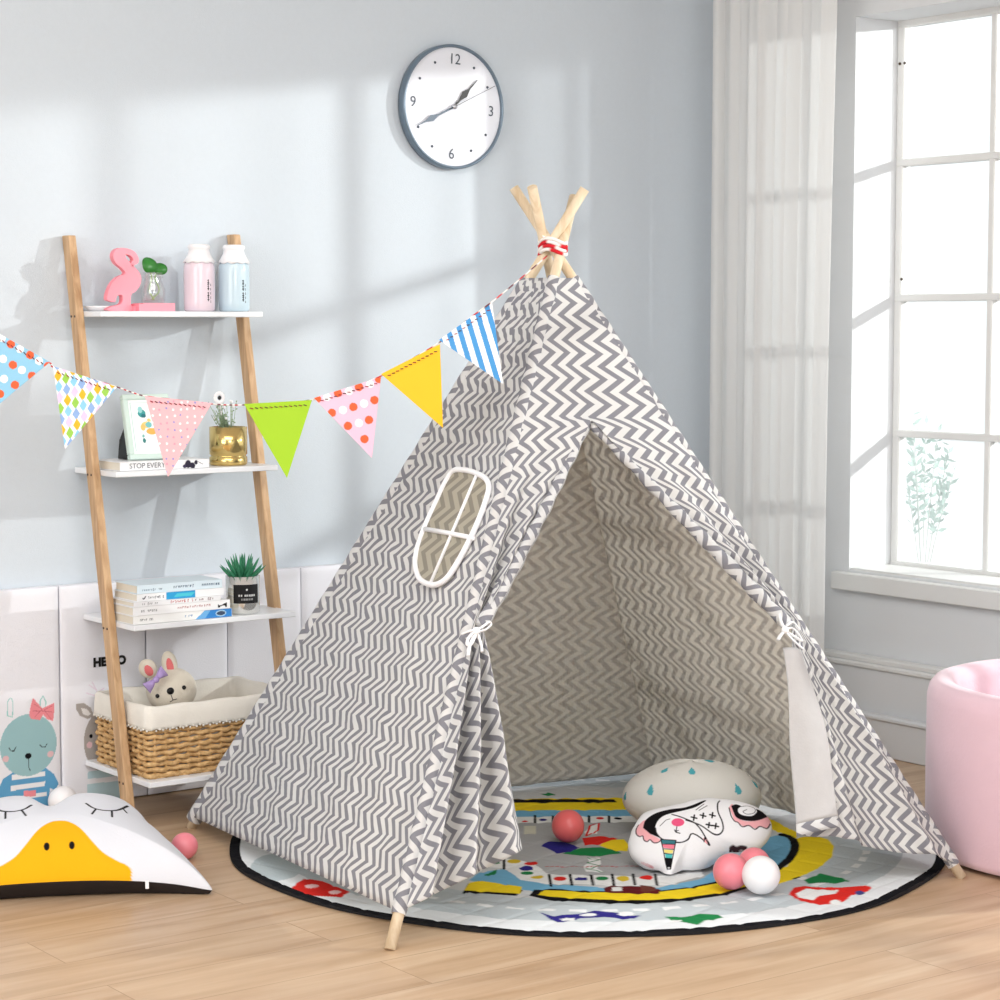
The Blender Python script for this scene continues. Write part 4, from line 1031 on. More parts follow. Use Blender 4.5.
def flag(A, B, Cc, base, shapes, label, dfix=0.0):
    n_ = 110; S, T = np.meshgrid(np.linspace(0, 1, n_), np.linspace(0, 1, n_))
    A, B, Cc = (np.array(q, float) for q in (A, B, Cc))
    Pp = (A+(B-A)*S[..., None])*(1-T[..., None])+Cc*T[..., None]
    da, db = bd(A[0])-0.004+dfix, bd(B[0])-0.004+dfix; w3 = lambda q, d: atdepth(q[0], q[1], d)
    a3, b3 = w3(A, da), w3(B, db); c3 = w3(Cc, (da+db)/2-0.004)
    P3 = (a3+(b3-a3)*S[..., None])*(1-T[..., None])+c3*T[..., None]
    b_ = MB(); b_.grid(P3, 0, None, paint(Pp[..., 0], Pp[..., 1], base, shapes))
    # stitched twine along the top edge
    o = b_.build('flag', M['print'], bn); o.modifiers.new('t', 'SOLIDIFY').thickness = 0.0006; o['label'] = label
    st_ = MB(); dvec = (c3-(a3+b3)/2); dvec /= np.linalg.norm(dvec); nrm = np.cross(b3-a3, dvec); nrm /= np.linalg.norm(nrm)
    if nrm@(ORIG-a3) < 0: nrm = -nrm
    ln_ = np.linalg.norm(b3-a3); e_ = (b3-a3)/ln_; k = int(ln_/0.0095)
    for i in range(1, k-1):
        p = a3+e_*(ln_*(i+0.5)/k)+dvec*0.010+nrm*0.002; st_.tube([p-e_*0.0030-dvec*0.0012, p+e_*0.0030+dvec*0.0012], 0.0010, 5, col=lin((150, 44, 54)) if i % 2 else lin((90, 50, 56)))
    st_.build('stitch', M['print'], o)
OR, WH = (226, 96, 52), (246, 246, 246)
sb = [('mask', lambda u, v: (((u-(v-300)*0.30)+1000) % 11.4) < 5.7, (72, 150, 212)), ]
flag((439, 340), (492, 302), (503, 384), (246, 247, 250), sb, 'white flag with blue stripes')
flag((381, 374), (440, 344), (443, 428), (246, 190, 38), [], 'plain yellow flag')
flag((314, 398), (381, 377), (372, 458), (238, 190, 212), [('ell', (x, y, 4.2, 4.2), OR) for x, y in ((317, 399), (338, 393), (359, 387), (379, 379), (332, 413), (353.5, 407), (374.5, 400), (348, 426), (369, 420), (364.5, 439))]+[('ell', (x, y, 4.0, 4.0), WH) for x, y in ((343, 410), (364, 403.5), (327, 397), (349, 391), (370, 384), (359, 423))], 'pink flag with orange and white dots')
flag((244, 404), (312, 400), (287, 478), (160, 202, 40), [], 'plain lime green flag')
rp = random.Random(4)
flag((145, 396), (212, 403), (168, 477), (238, 180, 186), [('ell', (x+rp.uniform(-1, 1), y+rp.uniform(-1, 1), 1.1, 1.1), rp.choice([(250, 250, 250), (150, 150, 200), (220, 150, 170), (250, 250, 250)])) for x in range(146, 214, 7) for y in range(402, 476, 7)], 'pale pink flag with tiny dots')
dia = []; dc = [(240, 180, 40), (150, 200, 80), (140, 200, 236), (140, 172, 220), (232, 196, 228)]
ci = 0
for r in range(-1, 8):
    for c in range(-2, 9):
        x = 58+c*7.9-r*(-0.3)+0.5*r; y = 376+r*10.9+c*2.6+ (c % 2)*0
        dia.append(('poly', [(x-0.2, y-6.6), (x+3.9, y-0.6), (x+0.4, y+6.6), (x-3.9, y+0.6)], dc[(c+r*2) % 5]))
flag((53, 366), (117, 387), (65, 449), (248, 248, 250), dia, 'white flag with coloured diamonds')
flag((-18, 324), (50, 362), (-9, 411), (142, 196, 224), [('ell', (x, y, 4.2, 4.2), OR) for x, y in ((11, 344), (30, 355), (48, 366), (13, 365), (32, 376), (15, 385), (0, 394), (-8, 333), (-6, 355))]+[('ell', (x, y, 4.0, 4.0), WH) for x, y in ((3, 359), (22, 370), (4, 379), (2, 338), (20, 349), (39, 361), (-5, 372))], 'sky blue flag with orange and white dots')

# ------------------------------------------------------------------ round play mat
mc = V(3.046, 3.792, 0); mR = 0.797
def XY(x, y): p = onz(x, y, 0.005); return (p[0], p[1])
def pxy(pts): return [XY(*q) for q in pts]
def pe(x, y, rx, ry): return ('poly', pxy([(x+rx*math.cos(a), y+ry*math.sin(a)) for a in np.linspace(0, 2*PI, 16)[:-1]]))
def E(x, y, rx, ry, c): return (*pe(x, y, rx, ry), c)
def PO(pts, c): return ('poly', pxy(pts), c)
YE, BL, BK, WQ = (242, 214, 44), (118, 178, 212), (24, 24, 26), (232, 234, 234)
RD, NV, GN, MR = (214, 48, 42), (50, 46, 128), (38, 128, 74), (98, 32, 36)
mr = lambda u, v: np.hypot(u-mc[0], v-mc[1])
ms = [('mask', lambda u, v: (mr(u, v) < 0.70) & (mr(u, v) > 0.545), (190, 199, 204)),
      ('mask', lambda u, v: (np.abs(mr(u, v)-0.622) < 0.008) & ((np.arctan2(v-mc[1], u-mc[0])*20) % 2 < 1.1), (228, 231, 232)),
      ('mask', lambda u, v: mr(u, v) < 0.545, (206, 209, 211)),
      E(276, 868, 26, 14, (186, 198, 202)),
      # grey road and play field
      PO([(505, 805), (640, 805), (760, 830), (770, 860), (700, 884), (560, 886), (500, 870)], (172, 174, 176)),
      # far straight
      PO([(505, 800), (618, 798), (640, 802), (640, 811), (505, 811)], YE), PO([(505, 800), (614, 800), (617, 803), (505, 803.5)], BK),
      PO([(505, 811), (640, 810), (650, 815), (640, 817), (505, 817)], BL),
      PO([(505, 817), (645, 816), (645, 822), (505, 823)], WQ)]
for x in (535, 553, 589, 609): ms.append(('line', pxy([(x, 815.5), (x, 822.5)]), BK, 0.006))
ms += [E(525, 821, 3, 1.2, RD), E(543, 820, 4, 1.2, NV), E(600, 818.5, 4, 1.2, RD), E(618, 818.5, 4, 1.2, (30, 30, 40)),
       PO([(524, 826), (536, 826), (536, 835), (524, 834)], (206, 206, 190)),
       # hat
       PO([(541, 846), (548, 842), (565, 843), (580, 848), (570, 853), (556, 853)], NV), PO([(582, 839), (600, 837), (612, 838), (618, 840), (600, 845), (585, 846)], RD),
       PO([(598, 846), (612, 841), (624, 840), (629, 846), (627, 852), (612, 851)], YE), PO([(562, 854), (580, 849), (600, 848), (616, 851), (622, 854), (600, 856), (580, 856)], GN),
       PO([(590, 827), (598, 824), (597, 834), (586, 836), (584, 832)], (236, 234, 232)), ('loop', pxy([(590, 826), (599, 823), (598, 831), (586, 837)]), RD, 0.005),
       PO([(588, 858), (600, 857), (601, 864), (597, 868), (605, 872), (586, 872), (583, 866), (589, 863)], WQ), ('line', pxy([(588, 858), (600, 860), (587, 863), (600, 866), (586, 869), (604, 872)]), GN, 0.004)]
for x in range(546, 640, 5): ms.append(('line', pxy([(x, 866.5), (x+2.2, 866.3)]), (180, 90, 90), 0.005))
# near straight: lane, squares, yellow kerb
ms += [PO([(468, 880), (480, 872), (505, 868), (516, 876), (545, 884), (600, 888), (660, 888), (700, 880), (722, 866), (768, 838), (785, 833), (792, 842), (788, 857), (770, 872), (735, 886), (690, 894), (640, 898), (560, 894), (500, 888)], BL),
       PO([(548, 874), (640, 877), (670, 876), (700, 868), (704, 876), (672, 885), (640, 887), (548, 884)], WQ),
       PO([(480, 859), (505, 858), (532, 862), (549, 874), (548, 884), (520, 879), (504, 868), (478, 866)], WQ)]
for x in (550, 571, 592, 613, 634, 656): ms.append(('line', pxy([(x-1, 874.5), (x+1, 886)]), BK, 0.006))
ms += [E(560, 879, 6.5, 2.2, RD), E(581, 879, 6.5, 2, NV), E(602, 879, 6.5, 2, GN), E(623, 879, 6.5, 2.4, (214, 186, 60)), E(646, 878, 7, 2.2, RD), ('line', pxy([(504, 858), (504, 868)]), BK, 0.006),
       E(514, 861, 7, 2, (214, 186, 60)), E(531, 863, 7, 2, RD), E(526, 868, 7, 2.6, NV), E(527, 873, 6.5, 1.8, GN), E(537, 877, 6.5, 2, (214, 186, 60)), E(494, 862, 6, 1.8, GN),
       PO([(462, 894), (468, 884), (478, 881), (518, 887), (523, 891), (516, 896), (470, 893)], BK), PO([(464, 891), (470, 882), (482, 881), (522, 887), (520, 894), (470, 891)], YE),
       PO([(529, 895), (534, 890), (548, 889), (600, 892), (650, 893), (690, 888), (735, 878), (768, 866), (780, 868), (775, 878), (760, 885), (725, 896), (690, 901), (650, 904), (600, 903.5), (550, 900)], BK),
       PO([(538, 895), (544, 890.5), (600, 893), (650, 894), (692, 889), (737, 880), (770, 868), (790, 866), (786, 876), (760, 883), (725, 893), (690, 898), (650, 901), (600, 900), (550, 897)], YE),
       PO([(797, 838), (815, 836), (828, 840), (834, 846), (832, 857), (818, 868), (795, 878), (770, 886), (778, 878), (786, 868), (795, 853), (793, 842)], YE),
       PO([(764, 815), (772, 819), (800, 834), (796, 838), (784, 834), (768, 828)], YE),
       ('line', smooth_path(pxy([(782, 834.5), (791, 838), (795, 845), (792, 855), (780, 866), (768, 872)]), 6), BK, 0.019),
       PO([(604, 888), (612, 886), (650, 888), (661, 891), (659, 894), (640, 894.5), (612, 894), (605, 893)], MR), PO([(612, 888), (622, 888), (622, 892), (612, 892)], WQ), PO([(640, 886), (656, 888), (655, 892), (641, 892)], (110, 60, 50)),
       PO([(484, 874), (497, 869), (496, 873), (488, 876)], GN),
       # strays on the outer ring
       PO([(540, 911), (553, 915), (572, 914), (590, 911), (600, 910), (620, 913), (641, 916), (628, 919), (605, 917), (580, 918), (562, 922), (550, 919)], NV), E(568, 918.5, 7, 1.8, WQ), E(588, 914.5, 9, 1.6, WQ), E(626, 913.5, 8, 1.8, WQ),
       PO([(665, 917), (680, 917), (700, 914), (718, 915), (724, 918), (705, 921), (698, 926), (685, 923), (672, 921)], GN), E(676, 921, 6, 1.4, WQ),
       PO([(789, 894), (794, 888), (806, 886), (838, 888), (866, 886), (872, 888), (868, 891), (852, 895), (842, 902), (820, 905), (800, 901)], RD), PO([(796, 894), (806, 889), (838, 890), (836, 894), (820, 896), (812, 900), (800, 898)], WQ), E(836, 902, 6, 2.2, WQ), E(860, 893, 5, 1.8, (70, 70, 130)),
       PO([(804, 880), (814, 876), (820, 873), (832, 876), (843, 878), (850, 881), (836, 883), (818, 883), (808, 884)], GN), E(802, 878, 5, 2, WQ), ('line', pxy([(794, 878), (800, 876)]), BK, 0.006),
       PO([(289, 891), (297, 884), (304, 879), (322, 882), (350, 893), (340, 898), (318, 897), (300, 896)], RD), E(312, 887, 7, 1.8, (240, 200, 200)), E(335, 893, 6, 1.6, (240, 200, 200)),
       ('line', pxy([(942, 873), (945, 876)]), BK, 0.012), PO([(541, 795), (548, 793), (556, 795), (548, 797)], GN)]
# quilting lines
nrad, nth = 330, 900
Rr = np.concatenate([np.linspace(0.0005, mR-0.03, nrad-14), np.linspace(mR-0.029, mR-0.001, 14)]); TH = np.linspace(0, 2*PI, nth, endpoint=False)
RR, TT = np.meshgrid(Rr, TH, indexing='ij')
wob = 1+0.004*np.sin(3*TT+1)+0.003*np.sin(7*TT)+0.0025*np.sin(13*TT+2)-0.045*np.exp(-((TT-1.96)/0.35)**2)
U = mc[0]+RR*wob*np.cos(TT); W = mc[1]+RR*wob*np.sin(TT)
colr = paint_aa(U, W, (224, 228, 231), ms, 0.0011)
colr[RR > mR-0.024] = lin((26, 26, 30))
q1 = np.abs(((U*0.97+W*0.23)/0.085) % 1-0.5); q2 = np.abs(((W*0.97-U*0.23)/0.085) % 1-0.5)
quilt = np.minimum(np.minimum(q1, q2)*8, 1)
ZZ = 0.0035+0.0022*quilt+0.0016*np.sin(9*U+4*W)*np.sin(8*W)
edge = np.clip((RR-(mR-0.12))/0.12, 0, 1)**2*np.clip(np.sin(TT*9)+0.3*np.sin(TT*17), 0, 2)*0.0035
ZZ += edge
ZZ = np.where(RR > mR-0.024, ZZ+0.0012, ZZ)
ZZ = np.where(np.hypot(U-3.874, W-3.024) < 0.43, 0.004, ZZ)
Pm = np.stack([U, W, ZZ], -1)
mm = MB(); mm.grid(Pm, 0, None, colr, wrap_c=True)
Pb = np.stack([Pm[[-1, -1]][:, :, 0], Pm[[-1, -1]][:, :, 1], np.stack([ZZ[-1], np.full(nth, 0.0012)])], -1)
mm.grid(Pb, 1, None, lin((26, 26, 30)), wrap_c=True)
tag(mm.build('play_mat', [M['print_mat'], M['black_cloth']], loc=(mc[0], mc[1], 0), recalc=False), 'round quilted play mat with race track print and black edge on the floor', 'rug')

# ------------------------------------------------------------------ balls
def ball(px, py, r, zf, mat, label, name='play_ball'):
    """ball whose outline is centred at (px, py) and that rests at height zf"""
    c = onz(px, py, zf+r); b_ = MB(); b_.sphere((0, 0, 0), r, 40, 24); o = b_.build(name, mat); o.location = tuple(c)
    return tag(o, label, 'ball', 'plastic play balls')
ball(568, 826, 0.0362, 0.0105, M['ball_coral'], 'coral red ball alone on the mat beside the left door flap')
ball(731, 871.5, 0.0366, 0.0105, M['ball_pink'], 'salmon pink ball at the left of the ball cluster')
ball(761, 875, 0.0385, 0.0105, M['ball_white'], 'white ball in front of the two pink balls')
ball(754, 864, 0.034, 0.0105, M['ball_pink'], 'pink ball half hidden behind the white ball')
ball(184.5, 846, 0.029, 0.0, M['ball_pink'], 'pink ball on the floor at the right edge of the duck cushion')
ball(63, 801, 0.035, 0.0, M['ball_white'], 'white ball peeking over the top of the duck cushion')

# ------------------------------------------------------------------ cushions
def radial(outline, o2, ang):
    """distance from o2 to the outline for the directions ang"""
    pts = np.array(outline); nxt = np.roll(pts, -1, 0); out = []
    for a in ang:
        d = V(math.cos(a), math.sin(a)); best = 0
        for p, q in zip(pts, nxt):
            e = q-p; den = d[0]*e[1]-d[1]*e[0]
            if abs(den) < 1e-12: continue
            w = p-o2; t = (w[0]*e[1]-w[1]*e[0])/den; s = (w[0]*d[1]-w[1]*d[0])/den
            if t > 0 and -1e-9 <= s <= 1+1e-9: best = max(best, t)
        out.append(best)
    return np.array(out)
def project(P):
    lat = P[..., 0]*ca-P[..., 1]*sa; F = P[..., 0]*sa+P[..., 1]*ca; z = P[..., 2]-EYE; d = F*cp-z*sp
    return 500+FOC*lat/d, 500-FOC*(z*cp+F*sp)/d
class Cushion:
    """stuffed cushion from an outline; find() tells which point of the cloth (u, w) a survey point of the photo belongs to"""
    def __init__(s, outline, frame, Tt, Tb, nr=110, nth=420, pw_=0.55, post=None, ease=2.4):
        o, ex_, ey_, n_ = frame; o2 = np.mean(outline, 0)
        ang = np.linspace(0, 2*PI, nth, endpoint=False); R = radial(outline, o2, ang)
        r = np.linspace(0.001, 1, nr)**0.85; RR, AA = np.meshgrid(r, ang, indexing='ij')
        s.U = o2[0]+RR*R[None, :]*np.cos(AA); s.W = o2[1]+RR*R[None, :]*np.sin(AA)
        prof = np.clip(1-RR**ease, 0, 1)**pw_; ripple = 1+0.04*np.sin(AA*17)*np.clip((RR-0.75)/0.25, 0, 1)
        s.P = []
        for sg_, T in ((1, Tt), (-1, Tb)):
            P = o+s.U[..., None]*ex_+s.W[..., None]*ey_+(sg_*T*prof*ripple)[..., None]*n_
            s.P.append(post(P, s.U, s.W) if post else P)
        s.px, s.py = project(s.P[0]); nn = np.cross(np.gradient(s.P[0], axis=0), np.gradient(s.P[0], axis=1))
        hid = np.einsum('ijk,ijk->ij', nn, s.P[0]-ORIG); pass
        if hid[5, 0] > 0: hid = -hid          # the middle of the print faces the room
        s.far = np.where(hid > 0, 1e6, 0.0)
    def find(s, x, y):
        k = np.argmin((s.px-x)**2+(s.py-y)**2+s.far); return (s.U.flat[k], s.W.flat[k])
    def mesh(s, shapes, base, back=None):
        mb = MB(); mb.grid(s.P[0], 0, None, paint_aa(s.U, s.W, base, shapes, 0.0006), wrap_c=True); mb.grid(s.P[1], 1, None, lin(back or base), wrap_c=True, flip=True); return mb
# duck cushion
e1l, e2l = V(ca, -sa, 0), V(sa, ca, 0)      # right and away, level
k_ = 0.20; E1 = (e1l+e2l*k_); E1 /= np.linalg.norm(E1); E2h = V(-E1[1], E1[0], 0); tl = math.radians(10)
E2 = E2h*math.cos(tl)+V(0, 0, math.sin(tl)); EN = np.cross(E1, E2)
dO = e1l*(-0.898)+e2l*4.322+V(0, 0, 0.038)
dout = [(0.0, 0.006), (0.12, 0.004), (0.24, -0.002), (0.312, -0.012), (0.318, 0.0), (0.295, 0.06), (0.262, 0.14), (0.232, 0.21), (0.205, 0.275), (0.19, 0.33), (0.165, 0.375), (0.115, 0.395), (0.065, 0.385), (0.025, 0.352), (0.0, 0.340)]
dout = dout+[(-x, y) for x, y in dout[::-1][1:-1]]
dsm = [tuple(p) for p in smooth_loop(dout, 4)]
def duck_post(P, U, W):
    P = P.copy(); P[..., 2] -= 0.016*np.exp(-(U/0.035)**2)*np.clip((W-0.16)/0.12, 0, 1); P[..., 2] -= 0.024*np.clip(np.abs(U)/0.31, 0, 1.1)**2.5*np.clip(1-W/0.3, 0, 1); P[..., 2] = np.maximum(P[..., 2], 0.002); return P
dk = Cushion(dsm, (dO, E1, E2, EN), 0.082, 0.10, nth=620, nr=190, pw_=0.72, post=duck_post)
BKL = (24, 22, 24)
beak_r = [(59, 820.5), (66, 821), (74, 824), (82, 830), (92, 841), (103, 852), (116, 860), (127, 865), (131, 870), (132, 876)]
br_ = smooth_path([dk.find(x, y) for x, y in beak_r], 4); cx_ = br_[0][0]
beak = [tuple(p) for p in br_]+[(br_[-1][0], -0.05), (2*cx_-br_[-1][0], -0.05)]+[(2*cx_-p[0], p[1]) for p in br_[::-1]]
def eye_sh(sg_):
    out = []; L = [[(86, 803.5), (94, 808), (106, 810.5), (118, 810), (128, 806)], [(96, 809), (92, 814)], [(112, 811), (112, 817)], [(123, 808.5), (127, 813)]]
    for l in L:
        q = [dk.find(x, y) for x, y in l]; q = [(x if sg_ > 0 else 2*cx_-x, y) for x, y in q]
        out.append(('line', smooth_path(q, 4) if len(q) > 2 else q, BKL, 0.0055 if l is L[0] else 0.0045))
    return out
n1_ = dk.find(72, 845); n0_ = dk.find(72, 841); n2_ = dk.find(72, 849); nd = n1_[0]-cx_; nh = abs(n0_[1]-n2_[1])/2
dsh = [('poly', beak, (240, 174, 26)), ('ell', (cx_-nd, n1_[1], 0.0058, nh), BKL), ('ell', (cx_+nd, n1_[1], 0.0058, nh), BKL)]+eye_sh(1)+eye_sh(-1)
duck_m = printed('ribbed_plush', 0.9, 0.1, bump=0.2, bscale=260)
do = dk.mesh(dsh, (222, 223, 229), (40, 32, 30)).build('duck_cushion', [duck_m, M['dark_cloth']], loc=(dO[0], dO[1], 0)); tag(do, 'white duck face cushion with orange beak lying on the floor at left', 'cushion')
b_ = MB(); tgx = dk.find(146, 878)[0]; b_.box(dO+E1*tgx-E2h*0.003+V(0, 0, -0.012), (0.0035, 0.001, 0.008), ax=np.array([E1, E2h, V(0, 0, 1)])); b_.build('care_tag', M['white_tape'], do)

# spotted round pillow (stands behind the unicorn cushion)
sc0 = e1l*0.432+e2l*4.885+V(0, 0, 0.090); sr = V(0.157, 0.105, 0.084)
sax = np.array([e1l*math.cos(0.05)+e2l*math.sin(0.05), e2l*math.cos(0.05)-e1l*math.sin(0.05), V(0, 0, 1)])
n1, n2 = 260, 170; P = np.zeros((n2, n1, 3))
PH, TH_ = np.meshgrid(np.linspace(-PI/2+1e-3, PI/2-1e-3, n2), np.linspace(0, 2*PI, n1, endpoint=False), indexing='ij')
loc = np.stack([np.cos(PH)*np.cos(TH_)*sr[0], np.cos(PH)*np.sin(TH_)*sr[1], np.sin(PH)*sr[2]*np.where(PH < 0, 0.97, 1.0)*(1+0.03*np.sin(3*TH_+1))], -1)
P = sc0+loc@sax; P[..., 2] = np.maximum(P[..., 2], 0.0115)
colr = np.zeros(P.shape); colr[:] = lin((226, 224, 218))
def onsph(x, y):
    r = ray(x, y); o_ = sax@(ORIG-sc0)/sr; d = sax@r/sr; A = d@d; B = 2*o_@d; C_ = o_@o_-1; D = B*B-4*A*C_
    return None if D < 0 else ORIG+r*((-B-math.sqrt(D))/(2*A))
for (x, y, r, dirx) in ((650.5, 790, 0.0125, .2), (665, 770, 0.011, -.4), (692, 771.5, 0.012, 0), (709, 761.5, 0.011, 0), (738, 789, 0.013, 0), (755, 784, 0.011, .3), (625, 796, 0.010, 0)):
    p = onsph(x, y)
    if p is None: continue
    dn = (sax.T@((sax@(p-sc0))/(sr*sr))); dn /= np.linalg.norm(dn); a = np.cross(V(0, 0, 1), dn); a /= np.linalg.norm(a); b2 = np.cross(dn, a)
    w = P-p; u_ = w@a; v_ = w@b2; tip = np.clip((v_+0.3*r)/(1.5*r), 0, 1); mk = (np.abs(w@dn) < 0.03) & ((u_+dirx*v_*0.3)**2 < (r*0.72*(1-tip))**2*(1-np.clip(-v_/r, 0, 1)**2)) & (v_ > -r) & (v_ < 1.2*r)
    colr[mk] = lin((84, 172, 184))
b_ = MB(); b_.grid(P, 0, None, colr, wrap_c=True)
tag(b_.build('spotted_pillow', M['print_cloth'], loc=(sc0[0], sc0[1], 0.01)), 'round grey white pillow with teal drops behind the unicorn cushion', 'pillow')

# unicorn cat cushion
uO = e1l*0.407+e2l*4.625+V(0, 0, 0.098)
tu = math.radians(50)
UN = -e2l*math.cos(tu)+V(0, 0, math.sin(tu)); UX = e1l; UY = np.cross(UN, UX)
def UP(x, y):
    p = onplane(x, y, uO, UN)-uO; return (p@UX, p@UY)
uo_px = [(630, 836), (628, 845), (631, 855), (639, 862), (650, 868), (660, 871), (664, 878), (669, 882), (675, 876), (682, 870), (692, 869), (704, 866), (714, 860), (726, 853), (742, 852), (758, 848), (769, 838), (772, 827), (767, 817), (757, 809), (743, 804), (727, 801.5), (711, 800), (695, 801.5), (679, 806), (660, 810), (645, 814), (638, 820), (633, 828)]
uout = [tuple(p) for p in smooth_loop([UP(*q) for q in uo_px], 4)]
uc = Cushion(uout, (uO, UX, UY, UN), 0.042, 0.062, nr=170, nth=700, pw_=0.5, post=lambda P, U, W: np.concatenate([P[..., :2], np.maximum(P[..., 2:], 0.0115)], -1))
U2 = lambda x, y, off=0: uc.find(x, y)
zx = lambda pts: [(600+x*0.2, 740+y*0.2) for x, y in pts]     # detail tracing, enlarged five times
up = lambda pts, off=0: [tuple(p) for p in (smooth_path([U2(x, y) for x, y in zx(pts)], 4) if len(pts) > 4 else [U2(x, y) for x, y in zx(pts)])]
LW = 0.0032
PKL = (240, 176, 182)
ush = [('poly', [U2(x, y) for x, y in zx([(182, 450), (182, 470), (196, 484), (212, 480), (218, 500), (236, 508), (250, 500), (268, 514), (290, 512), (308, 500), (250, 470), (220, 430), (238, 395), (215, 405), (195, 425)])], PKL),
       ('line', up([(192, 425), (180, 448), (182, 472), (198, 484), (213, 479), (219, 500), (236, 508), (251, 499), (268, 514), (290, 512), (308, 500)]), (60, 50, 55), LW*0.75),
       ('poly', up([(215, 440), (225, 405), (255, 378), (300, 358), (360, 345), (420, 338), (470, 322), (520, 302), (528, 306), (480, 335), (420, 352), (350, 368), (310, 385), (285, 410), (276, 440), (285, 470), (305, 492), (250, 470)]), (20, 18, 20)),
       ('line', up([(276, 440), (285, 470), (320, 500), (400, 512), (440, 498), (465, 468), (545, 525), (528, 488), (480, 420), (430, 395), (390, 380), (360, 372)]), (40, 36, 40), LW),
       ('poly', up([(515, 490), (535, 495), (545, 525), (520, 510)]), PKL), ('line', up([(545, 525), (524, 488), (520, 508)]), (30, 28, 30), LW*0.8),
       ('line', up([(430, 400), (500, 425), (560, 465), (595, 472), (615, 450), (612, 410), (590, 360), (588, 320), (598, 305)]), (40, 36, 40), LW),
       ('line', up([(480, 350), (520, 320)]), (60, 56, 60), LW*0.6), ('line', up([(495, 352), (535, 328)]), (60, 56, 60), LW*0.6), ('line', up([(300, 430), (330, 400), (350, 395)]), (60, 56, 60), LW*0.5),
       ('ell', (*U2(*zx([(390, 411)])[0], 0.035), 0.0135, 0.011), (236, 92, 134)),
       ('line', up([(372, 450), (385, 462), (400, 466)]), (30, 28, 30), LW*0.8), ('line', up([(385, 432), (380, 462)]), (30, 28, 30), LW*0.6), ('line', up([(374, 458), (392, 452)]), (30, 28, 30), LW*0.6)]
for (x, y) in ((470, 388), (515, 378), (562, 376), (545, 425), (578, 430)):
    ush += [('line', up([(x-13, y-3), (x+13, y+3)]), (24, 22, 24), LW*1.3), ('line', up([(x+2, y-13), (x-2, y+13)]), (24, 22, 24), LW*1.1)]
ush += [('poly', up([(645, 335), (665, 322), (690, 390), (760, 405), (840, 385), (850, 425), (830, 440), (800, 432), (775, 442), (745, 428), (715, 430), (690, 412), (672, 405), (662, 375)]), PKL),
        ('line', up([(645, 340), (655, 380), (672, 405), (690, 412), (712, 435), (745, 428), (775, 446), (800, 432), (835, 442), (852, 420)]), (40, 36, 40), LW*0.8),
        ('poly', up([(655, 330), (680, 322), (705, 330), (690, 345), (695, 365), (720, 378), (760, 378), (785, 360), (780, 345), (810, 360), (835, 385), (800, 400), (755, 405), (710, 400), (680, 385), (668, 360)]), (20, 18, 20)),
        ('line', up([(700, 335), (740, 330), (775, 345), (770, 365), (735, 370), (715, 358), (735, 348)]), (60, 56, 60), LW*0.5),
        ('poly', up([(305, 498), (378, 502), (350, 640), (338, 640)]), (240, 240, 242)),
        ('poly', up([(305, 498), (378, 502), (374, 520), (311, 518)]), (60, 120, 130)), ('poly', up([(312, 522), (373, 524), (368, 545), (318, 540)]), (236, 130, 150)), ('poly', up([(319, 548), (367, 550), (364, 566), (323, 564)]), (235, 220, 120)), ('poly', up([(324, 568), (363, 570), (359, 592), (329, 590)]), (80, 190, 190)),
        ('poly', up([(326, 588), (363, 590), (352, 638), (336, 638)]), (20, 18, 20)), ('loop', up([(303, 497), (380, 502), (352, 645), (336, 645)]), (40, 36, 40), LW*0.7),
        ('line', up([(310, 520), (374, 522)]), (30, 30, 30), LW*0.6), ('line', up([(318, 545), (368, 547)]), (30, 30, 30), LW*0.6), ('line', up([(323, 567), (364, 569)]), (30, 30, 30), LW*0.6),
        ('poly', up([(200, 610), (230, 620), (270, 650), (250, 650), (210, 630)], 0.0), (222, 140, 150)), ('line', up([(165, 435), (180, 395), (195, 385)], 0.02), (30, 28, 30), LW*0.9),
        ('line', up([(650, 548), (665, 538), (685, 548), (705, 536), (730, 545)], 0.012), (60, 40, 46), LW*1.2)]
tag(uc.mesh(ush, (240, 240, 243)).build('unicorn_cushion', [M['print_cloth'], M['print_cloth']], loc=(uO[0], uO[1], 0.01)), 'white sleeping unicorn kitten cushion with black mane on the mat', 'cushion')

# ------------------------------------------------------------------ ball pit
bc_ = V(3.874, 3.024, 0.0055); r0 = 0.380
pit = MB(); prof = [(0, 0.001), (r0-0.02, 0.001), (r0-0.004, 0.006), (r0, 0.02), (r0+0.001, 0.19), (r0, 0.335), (r0-0.005, 0.356), (r0-0.016, 0.370), (r0-0.032, 0.375), (r0-0.05, 0.371), (r0-0.062, 0.360), (r0-0.067, 0.345), (r0-0.068, 0.06), (r0-0.075, 0.05), (0, 0.05)]
pit.lathe(prof, 120, bc_)
tag(pit.build('ball_pit', M['pit'], loc=bc_), 'round pale pink velvet ball pit at the right edge by the window wall', 'ball pit')

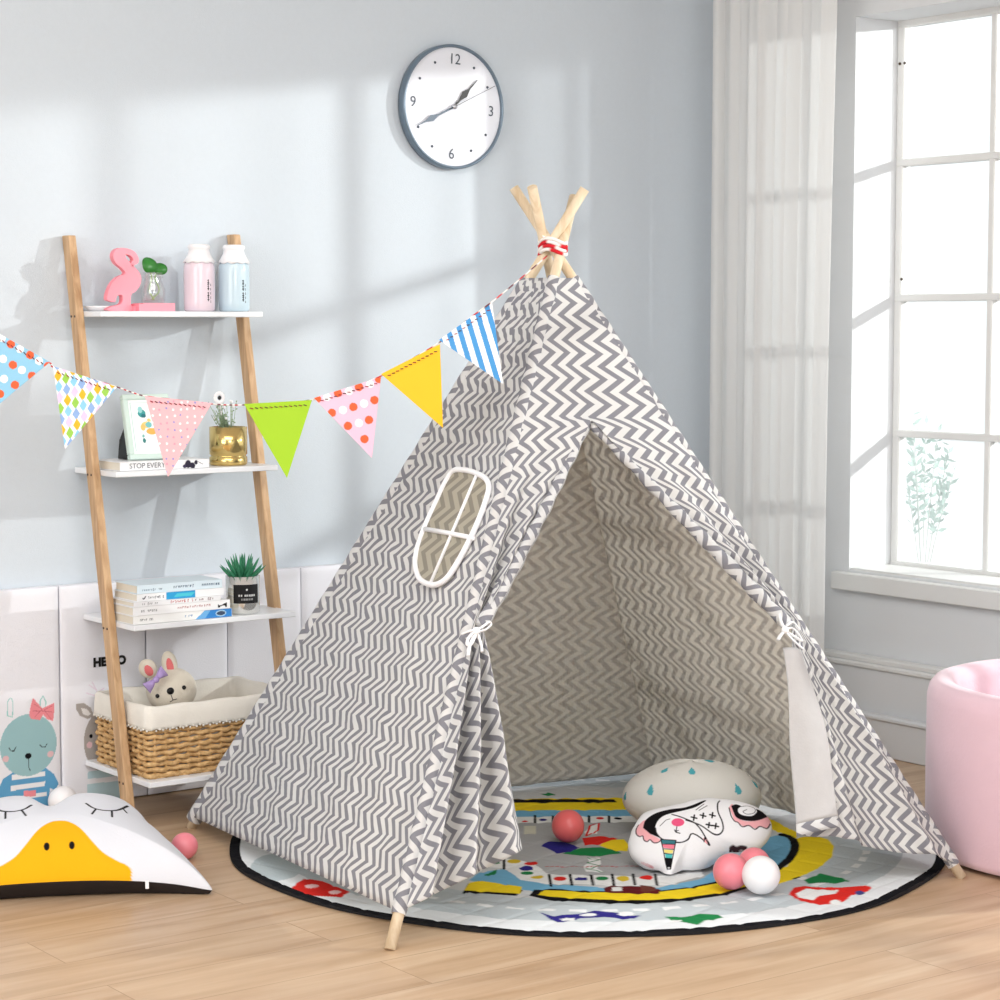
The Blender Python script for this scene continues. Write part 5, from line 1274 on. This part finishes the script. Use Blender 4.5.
# ------------------------------------------------------------------ light
def area(name, loc, target, sx, sy, power, col=(1, 1, 1), spread=180):
    l = bpy.data.lights.new(name, 'AREA'); l.shape = 'RECTANGLE'; l.size = sx; l.size_y = sy; l.energy = power; l.color = col; l.spread = math.radians(spread)
    o = bpy.data.objects.new(name, l); COL.objects.link(o); o.location = loc
    o.rotation_euler = (Vector(target)-Vector(loc)).to_track_quat('-Z', 'Y').to_euler(); return o
def spot(name, loc, target, power, size, angle, col=(1, 1, 1)):
    l = bpy.data.lights.new(name, 'SPOT'); l.energy = power; l.shadow_soft_size = size; l.spot_size = math.radians(angle); l.spot_blend = 0.3; l.color = col
    o = bpy.data.objects.new(name, l); COL.objects.link(o); o.location = loc
    o.rotation_euler = (Vector(target)-Vector(loc)).to_track_quat('-Z', 'Y').to_euler(); return o
spot('window_lamp', (7.07, -2.5, 2.3), (3.2, 4.2, 1.1), 680, 0.12, 60, (1.0, 0.985, 0.96))
spot('second_window_lamp', (7.07, 1.35, 2.3), (2.9, 4.3, 1.1), 900, 0.05, 75, (1.0, 0.985, 0.96))
area('overhead_fill', (1.6, 2.4, 2.66), (1.9, 2.8, 0), 2.6, 2.6, 92, (1, 0.99, 0.98))  # unseen overhead area lamp, added as general soft fill
area('left_softbox', (-1.35, 2.1, 1.75), (2.4, 3.9, 0.8), 2.0, 1.8, 62, (1, 0.99, 0.98))
area('front_fill', (0.5, -2.0, 2.25), (4.0, 3.8, 0.7), 1.8, 1.5, 70, (1, 0.995, 0.985))  # added fill from behind the camera, brightens the window wall
w = bpy.data.worlds.new('daylight'); SC.world = w; w.use_nodes = True
bg = w.node_tree.nodes['Background']; bg.inputs[0].default_value = (0.96, 0.985, 1.0, 1); bg.inputs[1].default_value = 1.4

# ------------------------------------------------------------------ camera and view
cam = bpy.data.cameras.new('camera'); cam.sensor_width = 36; cam.lens = 36*FOC/1000; cam.clip_start = 0.05; cam.clip_end = 60
cob = bpy.data.objects.new('camera', cam); COL.objects.link(cob); cob.location = (0, 0, EYE); cob.rotation_euler = (PI/2-PITCH, 0, -YAW)
SC.camera = cob
SC.view_settings.view_transform = 'Standard'; SC.view_settings.look = 'None'; SC.view_settings.gamma = 1.0; SC.view_settings.use_curve_mapping = False
SC.view_settings.exposure = -0.13
SC.cycles.max_bounces = 8; SC.cycles.diffuse_bounces = 4; SC.cycles.transparent_max_bounces = 16; SC.cycles.use_denoising = True
